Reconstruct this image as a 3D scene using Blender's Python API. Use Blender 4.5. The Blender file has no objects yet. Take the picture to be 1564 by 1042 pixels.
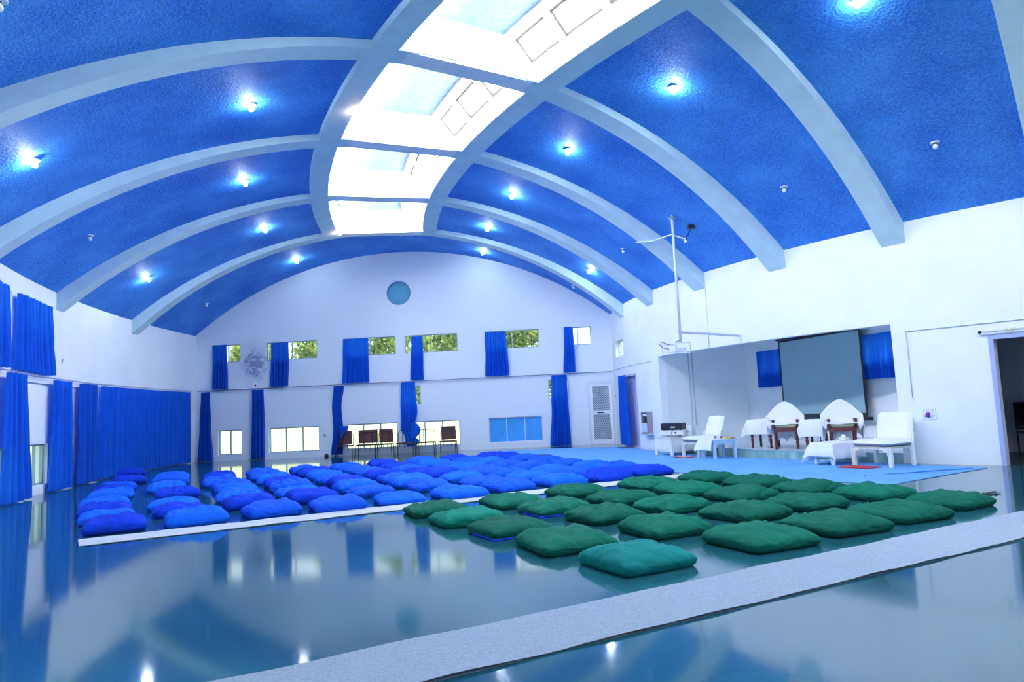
import bpy, bmesh, math, random
from mathutils import Vector, Matrix, noise
random.seed(7)
C = bpy.context.scene.collection
sc = bpy.context.scene
cos, sin, pi = math.cos, math.sin, math.pi

# ------------------------------------------------------------------ hall plan: a vaulted hall curved in plan (metres)
CX, CY = 20.008, 23.538              # centre of the curved plan
RI, RO = 16.546, 31.381              # inner and outer side walls
PA, DP, PF = -0.6933, 0.15003, 0.0414  # first rib, rib spacing, far end wall (angles)
PE = -1.43                           # end wall behind the camera
ZSP, ZCR, SSP, SCR, WR = 4.477, 7.129, 4.063, 7.012, 0.431
RAIL = 2.48

def pol(R, ph, z=0.0, t=0.0):
    return Vector((CX - R*cos(ph) + t*sin(ph), CY + R*sin(ph) + t*cos(ph), z))
def arcz(R, zs, zc):
    a = (RO-RI)/2; m = (RO+RI)/2; hg = zc-zs; rho = (a*a+hg*hg)/2/hg
    return zc - rho + math.sqrt(max(rho*rho-(R-m)**2, 0))
def ceilz(R): return arcz(R, ZSP, ZCR)
def sofz(R): return arcz(R, SSP, SCR)
def frame(o, X, Y):
    X = Vector(X).normalized(); Y = Vector(Y).normalized(); Z = X.cross(Y)
    M = Matrix((X, Y, Z)).transposed().to_4x4(); M.translation = o; return M
# wall frames: X runs to the right seen from inside, Y points out of the room, Z up
def far_m(R, z, y=0.0):
    c, s = cos(PF), sin(PF); return frame(pol(R, PF, z, y), (c, -s, 0), (s, c, 0))
def left_m(ph, z, y=0.0):
    c, s = cos(ph), sin(ph); return frame(pol(RO+y, ph, z), (s, c, 0), (-c, s, 0))
def right_m(ph, z, y=0.0):
    c, s = cos(ph), sin(ph); return frame(pol(RI-y, ph, z), (-s, -c, 0), (c, -s, 0))
def yaw_m(x, y, z, fx, fy):
    """frame for furniture: local -Y is where it faces"""
    f = Vector((fx, fy, 0)).normalized(); Y = -f; X = Y.cross(Vector((0, 0, 1)))
    return frame(Vector((x, y, z)), X, Y)

# ------------------------------------------------------------------ materials
MATS = {}
def nt(name):
    m = bpy.data.materials.new(name); m.use_nodes = True; n = m.node_tree
    return m, n, n.nodes['Principled BSDF'], n.nodes['Material Output']
def mat(name, col, rough=.6, metal=0.0, var=0.0, scale=4.0, bump=0.0, bscale=60.0, spec=.5, trans=0.0, emit=None, es=0.0, stretch=None, detail=4.0):
    if name in MATS: return MATS[name]
    m, n, b, out = nt(name)
    b.inputs['Base Color'].default_value = (*col, 1); b.inputs['Roughness'].default_value = rough
    b.inputs['Metallic'].default_value = metal; b.inputs['Specular IOR Level'].default_value = spec
    tc = n.nodes.new('ShaderNodeTexCoord')
    if var:
        nz = n.nodes.new('ShaderNodeTexNoise'); nz.inputs['Scale'].default_value = scale; nz.inputs['Detail'].default_value = detail
        if stretch:
            mp = n.nodes.new('ShaderNodeMapping'); mp.inputs['Scale'].default_value = stretch
            n.links.new(tc.outputs['Object'], mp.inputs[0]); n.links.new(mp.outputs[0], nz.inputs['Vector'])
        else: n.links.new(tc.outputs['Object'], nz.inputs['Vector'])
        rp = n.nodes.new('ShaderNodeValToRGB'); rp.color_ramp.elements[0].position = .3; rp.color_ramp.elements[1].position = .7
        rp.color_ramp.elements[0].color = (*[c*(1-var) for c in col], 1); rp.color_ramp.elements[1].color = (*[min(1, c*(1+var)) for c in col], 1)
        n.links.new(nz.outputs['Fac'], rp.inputs[0]); n.links.new(rp.outputs[0], b.inputs['Base Color'])
    if bump:
        nb = n.nodes.new('ShaderNodeTexNoise'); nb.inputs['Scale'].default_value = bscale; nb.inputs['Detail'].default_value = 3
        n.links.new(tc.outputs['Object'], nb.inputs['Vector'])
        bp = n.nodes.new('ShaderNodeBump'); bp.inputs['Strength'].default_value = bump; bp.inputs['Distance'].default_value = .02
        n.links.new(nb.outputs['Fac'], bp.inputs['Height']); n.links.new(bp.outputs[0], b.inputs['Normal'])
    if emit:
        b.inputs['Emission Color'].default_value = (*emit, 1); b.inputs['Emission Strength'].default_value = es
    if trans:   # cloth that lets daylight through
        t = n.nodes.new('ShaderNodeBsdfTranslucent'); t.inputs['Color'].default_value = (*[min(1, c*1.15+.01) for c in col], 1)
        mx = n.nodes.new('ShaderNodeMixShader'); mx.inputs[0].default_value = trans
        n.links.new(b.outputs[0], mx.inputs[1]); n.links.new(t.outputs[0], mx.inputs[2]); n.links.new(mx.outputs[0], out.inputs[0])
    MATS[name] = m; return m
def glass_mat():
    m, n, b, out = nt('window_glass')
    t = n.nodes.new('ShaderNodeBsdfTransparent'); t.inputs[0].default_value = (.93, .97, .95, 1)
    g = n.nodes.new('ShaderNodeBsdfGlossy'); g.inputs['Roughness'].default_value = .05
    mx = n.nodes.new('ShaderNodeMixShader'); mx.inputs[0].default_value = .06
    n.links.new(t.outputs[0], mx.inputs[1]); n.links.new(g.outputs[0], mx.inputs[2]); n.links.new(mx.outputs[0], out.inputs[0])
    return m

WALL = mat('white_plaster', (.81, .885, .92), .75, var=.035, scale=1.3, bump=.12, bscale=90)
RIBM = mat('rib_plaster', (.58, .78, .82), .75, var=.06, scale=3, bump=.15, bscale=50)
LANT = mat('lantern_plaster', (.86, .90, .93), .8, var=.05, scale=6, bump=.2, bscale=60)
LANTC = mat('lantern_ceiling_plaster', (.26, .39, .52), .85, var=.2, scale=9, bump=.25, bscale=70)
GLASS = glass_mat()
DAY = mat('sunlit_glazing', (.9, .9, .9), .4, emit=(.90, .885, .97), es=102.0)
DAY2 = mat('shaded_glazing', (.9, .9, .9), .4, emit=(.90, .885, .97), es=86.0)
CURT = mat('blue_curtain_cloth', (.008, .15, .72), .8, var=.12, scale=3, trans=.42, spec=.2)
CURTD = mat('deep_blue_curtain_cloth', (.006, .105, .60), .8, var=.12, scale=3, trans=.36, spec=.2)
ALU = mat('aluminium_frame', (.30, .42, .46), .45, metal=.35)
ALUW = mat('pale_aluminium', (.66, .76, .84), .45, metal=.2)
STEEL = mat('steel_tube', (.62, .70, .78), .35, metal=.7)
WHITE = mat('white_paint', (.82, .88, .93), .45)
CREAM = mat('cream_paint', (.80, .84, .76), .5, var=.05, scale=5)
CLOTH = mat('white_cloth', (.86, .91, .96), .85, var=.02, scale=6, bump=.06, bscale=30)
BLACK = mat('black_plastic', (.012, .014, .03), .4)
DARKM = mat('dark_metal_tube', (.02, .022, .03), .45, metal=.5)
BROWN = mat('brown_seat_board', (.085, .030, .030), .6, var=.2, scale=8)
WOOD = mat('dark_red_wood', (.11, .018, .018), .4, var=.25, scale=12, stretch=(1, 1, .2))
BULB_ON = mat('lit_bulb', (1, 1, 1), .3, emit=(.80, .93, 1.0), es=470.0)
BULB_WARM = mat('warm_lit_bulb', (1, 1, 1), .3, emit=(1.0, .62, .38), es=200.0)
BULB_OFF = mat('unlit_bulb', (.8, .88, .95), .3)
GREEN = [mat('green_cushion_%d' % i, c, .85, var=.12, scale=5, bump=.38, bscale=13, spec=.15) for i, c in enumerate([(.002, .125, .076), (.002, .098, .060), (.003, .180, .115)])]
TEAL = mat('teal_cushion', (.003, .19, .165), .85, var=.12, scale=5, bump=.38, bscale=13, spec=.15)
BLUEC = [mat('blue_cushion_%d' % i, c, .85, var=.15, scale=5, bump=.38, bscale=13, spec=.15) for i, c in enumerate([(.008, .095, .68), (.007, .130, .76), (.004, .042, .52)])]
LINER = mat('blue_liner', (.01, .08, .75), .8)

def ceiling_mat():
    m, n, b, out = nt('blue_roughcast')
    tc = n.nodes.new('ShaderNodeTexCoord'); b.inputs['Roughness'].default_value = .66; b.inputs['Specular IOR Level'].default_value = .30
    n1 = n.nodes.new('ShaderNodeTexNoise'); n1.inputs['Scale'].default_value = .9; n1.inputs['Detail'].default_value = 5
    n2 = n.nodes.new('ShaderNodeTexNoise'); n2.inputs['Scale'].default_value = 26; n2.inputs['Detail'].default_value = 3
    for q in (n1, n2): n.links.new(tc.outputs['Object'], q.inputs['Vector'])
    ad = n.nodes.new('ShaderNodeMath'); ad.operation = 'MULTIPLY_ADD'; ad.inputs[1].default_value = .55
    n.links.new(n2.outputs['Fac'], ad.inputs[0]); 
    ml = n.nodes.new('ShaderNodeMath'); ml.operation = 'MULTIPLY'; ml.inputs[1].default_value = .5
    n.links.new(n1.outputs['Fac'], ml.inputs[0]); n.links.new(ml.outputs[0], ad.inputs[2])
    rp = n.nodes.new('ShaderNodeValToRGB'); e = rp.color_ramp.elements
    e[0].position = .36; e[0].color = (.012, .14, .62, 1); e[1].position = .72; e[1].color = (.09, .38, .90, 1)
    n.links.new(ad.outputs[0], rp.inputs[0]); n.links.new(rp.outputs[0], b.inputs['Base Color'])
    bp = n.nodes.new('ShaderNodeBump'); bp.inputs['Strength'].default_value = .75; bp.inputs['Distance'].default_value = .03
    n.links.new(n2.outputs['Fac'], bp.inputs['Height']); n.links.new(bp.outputs[0], b.inputs['Normal'])
    return m
CEIL = ceiling_mat()

def floor_mat():
    m, n, b, out = nt('polished_stone')
    tc = n.nodes.new('ShaderNodeTexCoord'); mp = n.nodes.new('ShaderNodeMapping'); mp.inputs['Rotation'].default_value = (0, 0, math.radians(-27))
    n.links.new(tc.outputs['Object'], mp.inputs[0])
    br = n.nodes.new('ShaderNodeTexBrick'); br.offset = .5
    br.inputs['Scale'].default_value = 1; br.inputs['Brick Width'].default_value = 1.2; br.inputs['Row Height'].default_value = .9
    br.inputs['Mortar Size'].default_value = .0035; br.inputs['Color1'].default_value = (.014, .094, .124, 1); br.inputs['Color2'].default_value = (.020, .114, .144, 1)
    br.inputs['Mortar'].default_value = (.014, .082, .108, 1)
    n.links.new(mp.outputs[0], br.inputs['Vector'])
    nz = n.nodes.new('ShaderNodeTexNoise'); nz.inputs['Scale'].default_value = 1.1; nz.inputs['Detail'].default_value = 7
    ms = n.nodes.new('ShaderNodeMapping'); ms.inputs['Rotation'].default_value = (0, 0, math.radians(-20)); ms.inputs['Scale'].default_value = (.45, 1.3, 1); n.links.new(tc.outputs['Object'], ms.inputs[0]); n.links.new(ms.outputs[0], nz.inputs['Vector'])
    mx = n.nodes.new('ShaderNodeMix'); mx.data_type = 'RGBA'; mx.blend_type = 'MULTIPLY'; mx.inputs[0].default_value = .6
    rp = n.nodes.new('ShaderNodeValToRGB'); rp.color_ramp.elements[0].color = (.6, .68, .72, 1); rp.color_ramp.elements[1].color = (1.3, 1.25, 1.2, 1)
    rp.color_ramp.elements[0].position = .3; rp.color_ramp.elements[1].position = .7
    n.links.new(nz.outputs['Fac'], rp.inputs[0]); n.links.new(br.outputs['Color'], mx.inputs[6]); n.links.new(rp.outputs[0], mx.inputs[7]); n.links.new(mx.outputs[2], b.inputs['Base Color'])
    b.inputs['Roughness'].default_value = .075; b.inputs['IOR'].default_value = 1.6; b.inputs['Specular IOR Level'].default_value = .75
    n3 = n.nodes.new('ShaderNodeTexNoise'); n3.inputs['Scale'].default_value = 2.2; n3.inputs['Detail'].default_value = 2; n.links.new(tc.outputs['Object'], n3.inputs['Vector'])
    bp = n.nodes.new('ShaderNodeBump'); bp.inputs['Strength'].default_value = .016; bp.inputs['Distance'].default_value = .02
    n.links.new(n3.outputs['Fac'], bp.inputs['Height']); n.links.new(bp.outputs[0], b.inputs['Normal'])
    return m
FLOOR = floor_mat()

def stained_wall_mat():
    """far wall plaster with a patch of grey mould between two upper windows"""
    m, n, b, out = nt('stained_plaster'); b.inputs['Roughness'].default_value = .75
    tc = n.nodes.new('ShaderNodeTexCoord')
    sp = n.nodes.new('ShaderNodeSeparateXYZ'); n.links.new(tc.outputs['Object'], sp.inputs[0])
    def math_(op, a, bb=None, c=None):
        q = n.nodes.new('ShaderNodeMath'); q.operation = op
        for i, v in enumerate((a, bb, c)):
            if v is None: continue
            if isinstance(v, (int, float)): q.inputs[i].default_value = v
            else: n.links.new(v, q.inputs[i])
        return q.outputs[0]
    # object X is distance along the wall from its left corner, Z is height
    dx = math_('DIVIDE', math_('SUBTRACT', sp.outputs[0], 2.15), .80); dz = math_('DIVIDE', math_('SUBTRACT', sp.outputs[2], 3.35), 1.0)
    r2 = math_('ADD', math_('MULTIPLY', dx, dx), math_('MULTIPLY', dz, dz))
    n1 = n.nodes.new('ShaderNodeTexNoise'); n1.inputs['Scale'].default_value = 4.5; n1.inputs['Detail'].default_value = 8; n1.inputs['Roughness'].default_value = .75
    n.links.new(tc.outputs['Object'], n1.inputs['Vector'])
    fall = math_('SUBTRACT', 1.1, r2)
    mk = n.nodes.new('ShaderNodeMapRange'); mk.inputs[1].default_value = .40; mk.inputs[2].default_value = .62
    n.links.new(math_('MULTIPLY', n1.outputs['Fac'], math_('MAXIMUM', fall, 0)), mk.inputs[0])
    haze = n.nodes.new('ShaderNodeMapRange'); haze.inputs[1].default_value = .0; haze.inputs[2].default_value = .75; haze.inputs[4].default_value = .42
    n.links.new(math_('MULTIPLY', math_('MAXIMUM', fall, 0), n1.outputs['Fac']), haze.inputs[0])
    f = math_('MINIMUM', math_('ADD', mk.outputs[0], haze.outputs[0]), .95)
    mx = n.nodes.new('ShaderNodeMix'); mx.data_type = 'RGBA'; n.links.new(f, mx.inputs[0])
    mx.inputs[6].default_value = (.77, .865, .92, 1); mx.inputs[7].default_value = (.20, .23, .40, 1)
    n.links.new(mx.outputs[2], b.inputs['Base Color']); return m
STAIN = stained_wall_mat()

def marble_mat():
    m, n, b, out = nt('green_marble'); b.inputs['Roughness'].default_value = .3
    tc = n.nodes.new('ShaderNodeTexCoord'); nz = n.nodes.new('ShaderNodeTexNoise'); nz.inputs['Scale'].default_value = 4; nz.inputs['Detail'].default_value = 8
    mp = n.nodes.new('ShaderNodeMapping'); mp.inputs['Scale'].default_value = (1, 1, .25); n.links.new(tc.outputs['Object'], mp.inputs[0]); n.links.new(mp.outputs[0], nz.inputs['Vector'])
    rp = n.nodes.new('ShaderNodeValToRGB'); e = rp.color_ramp.elements
    e[0].position = .35; e[0].color = (.11, .34, .34, 1); e[1].position = .66; e[1].color = (.45, .66, .62, 1)
    n.links.new(nz.outputs['Fac'], rp.inputs[0]); n.links.new(rp.outputs[0], b.inputs['Base Color']); return m
MARBLE = marble_mat()
CARPET = mat('blue_carpet', (.17, .45, .83), .95, var=.10, scale=2.2, bump=.4, bscale=220, spec=.1)
RUNNER = mat('grey_felt', (.33, .42, .49), .95, var=.14, scale=60, bump=.5, bscale=240, spec=.1)
RUNNERW = mat('pale_felt', (.55, .61, .66), .95, var=.06, scale=50, bump=.4, bscale=240, spec=.1)
RED = mat('red_mat_cloth', (.46, .012, .03), .9, var=.15, scale=20)

# ------------------------------------------------------------------ mesh builder
class MB:
    def __init__(s): s.v = []; s.f = []
    def add(s, vs, fs):
        k = len(s.v); s.v += [tuple(p) for p in vs]; s.f += [tuple(i+k for i in f) for f in fs]; return s
    def box(s, x0, x1, y0, y1, z0, z1, M=None):
        P = [Vector((x, y, z)) for z in (z0, z1) for y in (y0, y1) for x in (x0, x1)]
        if M: P = [M @ p for p in P]
        return s.add(P, [(0, 2, 3, 1), (4, 5, 7, 6), (0, 1, 5, 4), (2, 6, 7, 3), (0, 4, 6, 2), (1, 3, 7, 5)])
    def tube(s, pts, r, n=8, r2=None):
        pts = [Vector(p) for p in pts]; m = len(pts); k = len(s.v); up = Vector((0, 0, 1))
        for i, p in enumerate(pts):
            d = (pts[min(i+1, m-1)]-pts[max(i-1, 0)]).normalized()
            a = d.cross(up); a = d.cross(Vector((1, 0, 0))) if a.length < .05 else a
            a.normalize(); b = d.cross(a); rr = r if r2 is None else r+(r2-r)*i/(m-1)
            for j in range(n): s.v.append(tuple(p+(a*cos(2*pi*j/n)+b*sin(2*pi*j/n))*rr))
        for i in range(m-1):
            for j in range(n): s.f.append((k+i*n+j, k+i*n+(j+1) % n, k+(i+1)*n+(j+1) % n, k+(i+1)*n+j))
        s.f.append(tuple(k+j for j in range(n))[::-1]); s.f.append(tuple(k+(m-1)*n+j for j in range(n))); return s
    def lathe(s, prof, n=16, M=None):
        k = len(s.v)
        for r, z in prof:
            for j in range(n):
                p = Vector((r*cos(2*pi*j/n), r*sin(2*pi*j/n), z)); s.v.append(tuple(M @ p if M else p))
        for i in range(len(prof)-1):
            for j in range(n): s.f.append((k+i*n+j, k+i*n+(j+1) % n, k+(i+1)*n+(j+1) % n, k+(i+1)*n+j))
        s.f.append(tuple(k+j for j in range(n))[::-1]); s.f.append(tuple(k+(len(prof)-1)*n+j for j in range(n))); return s
    def prism(s, poly, z0, z1):
        n = len(poly); P = [(x, y, z0) for x, y in poly]+[(x, y, z1) for x, y in poly]
        return s.add(P, [tuple(range(n))[::-1], tuple(range(n, 2*n))]+[(i, (i+1) % n, n+(i+1) % n, n+i) for i in range(n)])
    def grid(s, fn, nu, nv, closed=False):
        k = len(s.v)
        for i in range(nu+1):
            for j in range(nv+1): s.v.append(tuple(fn(i/nu, j/nv)))
        for i in range(nu):
            for j in range(nv):
                a = k+i*(nv+1)+j; s.f.append((a, a+1, a+nv+2, a+nv+1))
        return s
    def sweep(s, sections):
        """closed cross-sections (lists of points) joined into one solid"""
        n = len(sections[0]); k = len(s.v)
        for q in sections: s.v += [tuple(p) for p in q]
        for i in range(len(sections)-1):
            for j in range(n): s.f.append((k+i*n+j, k+i*n+(j+1) % n, k+(i+1)*n+(j+1) % n, k+(i+1)*n+j))
        s.f.append(tuple(k+j for j in range(n))[::-1]); s.f.append(tuple(k+(len(sections)-1)*n+j for j in range(n))); return s
    def mesh(s, name, m, smooth=False, bevel=0):
        me = bpy.data.meshes.new(name); me.from_pydata(s.v, [], s.f)
        bm = bmesh.new(); bm.from_mesh(me); bmesh.ops.recalc_face_normals(bm, faces=bm.faces)
        if bevel: bmesh.ops.bevel(bm, geom=list(bm.edges), offset=bevel, segments=2, affect='EDGES', clamp_overlap=True)
        bm.to_mesh(me); bm.free()
        if m: me.materials.append(m)
        if smooth:
            for p in me.polygons: p.use_smooth = True
        return me
    def build(s, name, m, parent=None, M=None, smooth=False, bevel=0, **tags):
        o = bpy.data.objects.new(name, s.mesh(name, m, smooth, bevel)); C.objects.link(o)
        if parent: o.parent = parent
        if M is not None:
            if parent: o.matrix_local = M
            else: o.matrix_world = M
        for k, v in tags.items(): o[k] = v
        return o
def tag(o, label, category, group=None, kind=None):
    o['label'] = label; o['category'] = category
    if group: o['group'] = group
    if kind: o['kind'] = kind
    return o
def empty(name, M, label, category, group=None, kind=None):
    o = bpy.data.objects.new(name, None); C.objects.link(o); o.empty_display_size = .1
    o.matrix_world = M if isinstance(M, Matrix) else Matrix.Translation(M)
    return tag(o, label, category, group, kind)
def struct(o, label, category): return tag(o, label, category, kind='structure')
def cut(o, cutter_mb):
    """subtract boxes from a wall and keep the result as its mesh"""
    me = cutter_mb.mesh('cutter', None); co = bpy.data.objects.new('cutter', me); C.objects.link(co); co.matrix_world = o.matrix_world.copy()
    md = o.modifiers.new('cut', 'BOOLEAN'); md.operation = 'DIFFERENCE'; md.object = co; md.solver = 'EXACT'
    bpy.context.view_layer.update()
    ev = o.evaluated_get(bpy.context.evaluated_depsgraph_get()); new = bpy.data.meshes.new_from_object(ev)
    o.modifiers.clear(); o.data = new; bpy.data.objects.remove(co); bpy.data.meshes.remove(me)
def lin(a, b, t): return a+(b-a)*t
def phis(a, b, n): return [lin(a, b, i/n) for i in range(n+1)]

# ------------------------------------------------------------------ floor, walls, vault
def annulus(r0, r1, a, b, z0, z1, n=60):
    mb = MB()
    return mb.sweep([[pol(r0, p, z0), pol(r1, p, z0), pol(r1, p, z1), pol(r0, p, z1)] for p in phis(a, b, n)])
struct(annulus(RI, RO+.02, PE-.01, PF+.004, -.12, 0).build('floor', FLOOR), 'polished grey-blue stone floor reflecting the windows', 'floor')

# far end wall, object frame: X from its left corner, Z up
FM = far_m(RO, 0)
def fx(R): return RO-R
n = 48; prof = [(fx(lin(RO, RI, i/n)), ceilz(lin(RO, RI, i/n))+.03) for i in range(n+1)]
poly = [(-.3, -.1), (-.3, prof[0][1])]+prof+[(RO-RI+.3, prof[-1][1]), (RO-RI+.3, -.1)]
mb = MB(); N = len(poly)
mb.add([(x, 0, z) for x, z in poly]+[(x, .25, z) for x, z in poly], [tuple(range(N)), tuple(range(N, 2*N))[::-1]]+[(i, (i+1) % N, N+(i+1) % N, N+i) for i in range(N)])
wall_far = struct(mb.build('wall_far', STAIN, M=FM), 'pale blue-white far wall with two rows of windows and a mould patch', 'wall')
UPW = [(30.69, 29.74), (28.81, 26.97), (26.02, 24.15), (23.84, 21.95), (20.98, 19.07), (18.17, 17.25)]
LOW = [(30.57, 29.73), (28.75, 26.96), (26.00, 24.17), (23.84, 21.98), (20.97, 19.09)]
MID = [(24.06, 23.3), (18.85, 18.13)]        # tall narrow windows behind curtains
ct = MB()
for a, b in UPW: ct.box(fx(a), fx(b), -.2, .5, 3.47, 4.11)
for a, b in LOW: ct.box(fx(a), fx(b), -.2, .5, .20, 1.07)
for a, b in MID: ct.box(fx(a), fx(b), -.2, .5, 1.64, 2.33)
ct.box(fx(17.49), fx(16.60), -.2, .5, -.2, 2.17)
ct.lathe([(.435, -.3), (.435, .5)], 40, Matrix.Translation((fx(23.99), 0, 5.65)) @ Matrix.Rotation(-pi/2, 4, 'X'))
cut(wall_far, ct)

def curved_wall(name, R0, R1, a, b, top, n=70):
    return annulus(R0, R1, a, b, -.1, top, n).build(name, WALL)
wall_left = struct(curved_wall('wall_left', RO, RO+.25, PE-.01, PF+.01, ZSP+.25), 'white curved outer wall with blue curtains', 'wall')
ct = MB()
def cyl_box(mb, side, p0, p1, z0, z1):
    r0, r1 = (RO-.3, RO+.6) if side == 'l' else (RI-.6, RI+.3)
    k = max(1, int(abs(p1-p0)/.02)); mb.sweep([[pol(r0, p, z0), pol(r1, p, z0), pol(r1, p, z1), pol(r0, p, z1)] for p in phis(p0, p1, k)])
LLOW, LUP = [], []
for k in (-2, -1, 0, 1, 2):
    q = PA+DP*k
    LLOW += [(q+.018, q+.061), (q+.089, q+.132)]; LUP += [(q+.005, q+.063), (q+.074, q+.132)]
for a, b in LLOW: cyl_box(ct, 'l', a, b, .19, 1.06)
for a, b in LUP: cyl_box(ct, 'l', a, b, 3.46, 4.06)
cut(wall_left, ct)
wall_right = struct(curved_wall('wall_right', RI-.22, RI, PE-.01, PF+.012, ZSP+.2, 90), 'bright white curved inner wall opening to the stage alcove', 'wall')
ct = MB()
cyl_box(ct, 'r', -.6815, -.2604, -.2, 2.60)          # stage alcove
cyl_box(ct, 'r', -.868, -.7790, -.2, 2.14)           # dark doorway
cyl_box(ct, 'r', -.1605, -.062, -.2, 2.25)           # curtained doorway
cyl_box(ct, 'r', -.086, -.012, 2.90, 3.42)           # louvre window
cut(wall_right, ct)
# end wall behind the camera
MB().sweep([[pol(R, PE, -.1, y) for y in (0, -.2)]+[pol(R, PE, ceilz(R)+.05, y) for y in (-.2, 0)] for R in phis(RI-.2, RO+.2, 40)]).build('wall_near', WALL, kind='structure', label='white end wall at the near end of the hall', category='wall')

# vault: one roughcast shell, open over the roof light strip
R1, R2 = 22.73, 25.30                 # sides of the roof light opening
B1, B2 = 22.31, 25.74                 # outer faces of the two long beams
mb = MB(); PEND = PA+4*DP+.005
def shell(r0, r1, a, b, nr, na):
    Rs = phis(r0, r1, nr); 
    mb.sweep_closed = None
    mb.grid(lambda u, v: pol(lin(r0, r1, u), lin(a, b, v), ceilz(lin(r0, r1, u))), nr, na)
    mb.grid(lambda u, v: pol(lin(r0, r1, u), lin(a, b, v), ceilz(lin(r0, r1, u))+.18), nr, na)
shell(RI, R1-.1, PE, PEND, 28, 90); shell(R2+.1, RO, PE, PEND, 28, 90); shell(RI, RO, PEND, PF+.001, 60, 10)
struct(mb.build('ceiling', CEIL, smooth=True), 'blue rough-textured barrel vault ceiling', 'ceiling')

# ribs and the two long beams
KS = [-4, -3, -2, -1, 0, 1, 2, 3, 4]
names = {4: 'fifth and farthest', 3: 'fourth', 2: 'third', 1: 'second', 0: 'first full', -1: 'nearest in view at the upper right'}
for i, k in enumerate(KS):
    p = PA+DP*k; secs = []
    for j in range(61):
        R = lin(RI-.02, RO+.02, j/60); Rc = min(max(R, RI), RO); zt = max(ceilz(Rc)+.06, sofz(Rc)+.12)
        secs.append([pol(R, p, sofz(Rc), -WR/2), pol(R, p, sofz(Rc), WR/2), pol(R, p, zt, WR/2), pol(R, p, zt, -WR/2)])
    lab = names.get(k)
    lab = ('%s pale arched rib across the blue vault, counted from the camera' % lab) if lab else 'pale arched rib across the vault behind the camera, number %d' % (-k)
    struct(MB().sweep(secs).build('trim_%d' % (i+1), RIBM, ), lab, 'ceiling rib')
for nm, a, b, lab in (('trim_10', B1, R1, 'long pale beam along the stage side of the roof light'), ('trim_11', R2, B2, 'long pale beam along the window side of the roof light')):
    struct(MB().sweep([[pol(a, p, sofz(a)), pol(b, p, sofz(b)), pol(b, p, ceilz(b)+.2), pol(a, p, ceilz(a)+.05)] for p in phis(PE, PA+4*DP, 120)]).build(nm, RIBM), lab, 'ceiling beam')

# roof lantern over the strip: per bay two side walls with windows, cross walls, ceiling
ZL = 7.68; T1, T2 = 23.38, 25.22
wn = [0]
def window_name(): wn[0] += 1; return 'window_%d' % wn[0]
def bayname(k):
    return {3: 'bay nearest the far wall', 2: 'second roof light bay from the far wall', 1: 'third roof light bay from the far wall', 0: 'fourth roof light bay from the far wall'}.get(k, 'roof light bay %d behind the camera' % (-k))
for k in range(-4, 4):
    a = PA+DP*k; b = a+DP; mid = (a+b)/2
    # sloping wall on the stage side, upright wall on the window side: solid frames around three windows each
    for side, (rb, zb, rt, zt) in enumerate(((R1, 6.98, T1, ZL), (R2, 6.98, T2, ZL))):
        P0, P1 = a+.004, b-.004
        sl = Vector((rt-rb, zt-zb)); nrm = Vector((-sl.y, sl.x)).normalized()*(.12 if side == 0 else -.12)  # outwards (R, z)
        def sp(u, v, d):   # u along, v up, d depth outwards
            R = lin(rb, rt, v)+nrm.x*d; return pol(R, lin(P0, P1, u), lin(zb, zt, v)+nrm.y*d)
        us = [0, .06, .32, .36, .64, .68, .94, 1]; v0, v1 = .30, .80
        mb = MB()
        def bar(u0, u1, va, vb):
            q = [[sp(u, va, 0), sp(u, vb, 0), sp(u, vb, 1), sp(u, va, 1)] for u in phis(u0, u1, max(1, int((u1-u0)*12)))]
            mb.sweep(q)
        bar(0, 1, -.02, v0); bar(0, 1, v1, 1.02)
        for i in (0, 2, 4, 6): bar(us[i], us[i+1], v0, v1)
        side_w = 'stage side' if side == 0 else 'window side'
        struct(mb.build('wall_lantern', LANT), 'white %s lantern wall, %s' % (side_w, bayname(k)), 'wall')
        for j, i in enumerate((1, 3, 5)):
            fr = MB(); d0, d1 = .45, .8; w = .016
            def fbar(u0, u1, va, vb): fr.sweep([[sp(u, va, d0), sp(u, vb, d0), sp(u, vb, d1), sp(u, va, d1)] for u in phis(u0, u1, 3)])
            u0, u1 = us[i], us[i+1]
            fbar(u0, u1, v0, v0+.05); fbar(u0, u1, v1-.05, v1); fbar(u0, u0+w, v0+.05, v1-.05); fbar(u1-w, u1, v0+.05, v1-.05)
            wo = struct(fr.build(window_name(), mat('lantern_frame', (.07, .055, .04), .6)), '%s lantern window in the %s, %s along it' % (side_w, bayname(k), ('nearest', 'middle', 'farthest')[j]), 'window')
            pn = MB(); pn.sweep([[sp(u, v0+.03, .58), sp(u, v1-.03, .58), sp(u, v1-.03, .64), sp(u, v0+.03, .64)] for u in (u0+w*.6, u1-w*.6)])
            pn.build('pane', DAY if side else DAY2, wo)
    struct(MB().sweep([[pol(T1-.05, p, ZL-.01), pol(T2+.05, p, ZL-.01), pol(T2+.05, p, ZL+.1), pol(T1-.05, p, ZL+.1)] for p in phis(a, b, 8)]).build('ceiling_lantern', LANTC), 'pale blue textured ceiling high over the %s' % bayname(k), 'ceiling')
for k in range(-4, 5):
    p = PA+DP*k; hw = WR/2-.02
    q = [(R1-.02, 6.95), (R2+.02, 6.95), (T2+.04, ZL+.05), (T1-.04, ZL+.05)]
    MB().sweep([[pol(R, p, z, t) for R, z in q] for t in (-hw, hw)]).build('wall_lantern_cross', LANT, kind='structure', category='wall',
        label='white cross wall of the roof lantern over rib %s' % (['five', 'four', 'three', 'two', 'one', 'zero'][4-k] if k >= 0 else 'behind camera %d' % -k))

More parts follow.
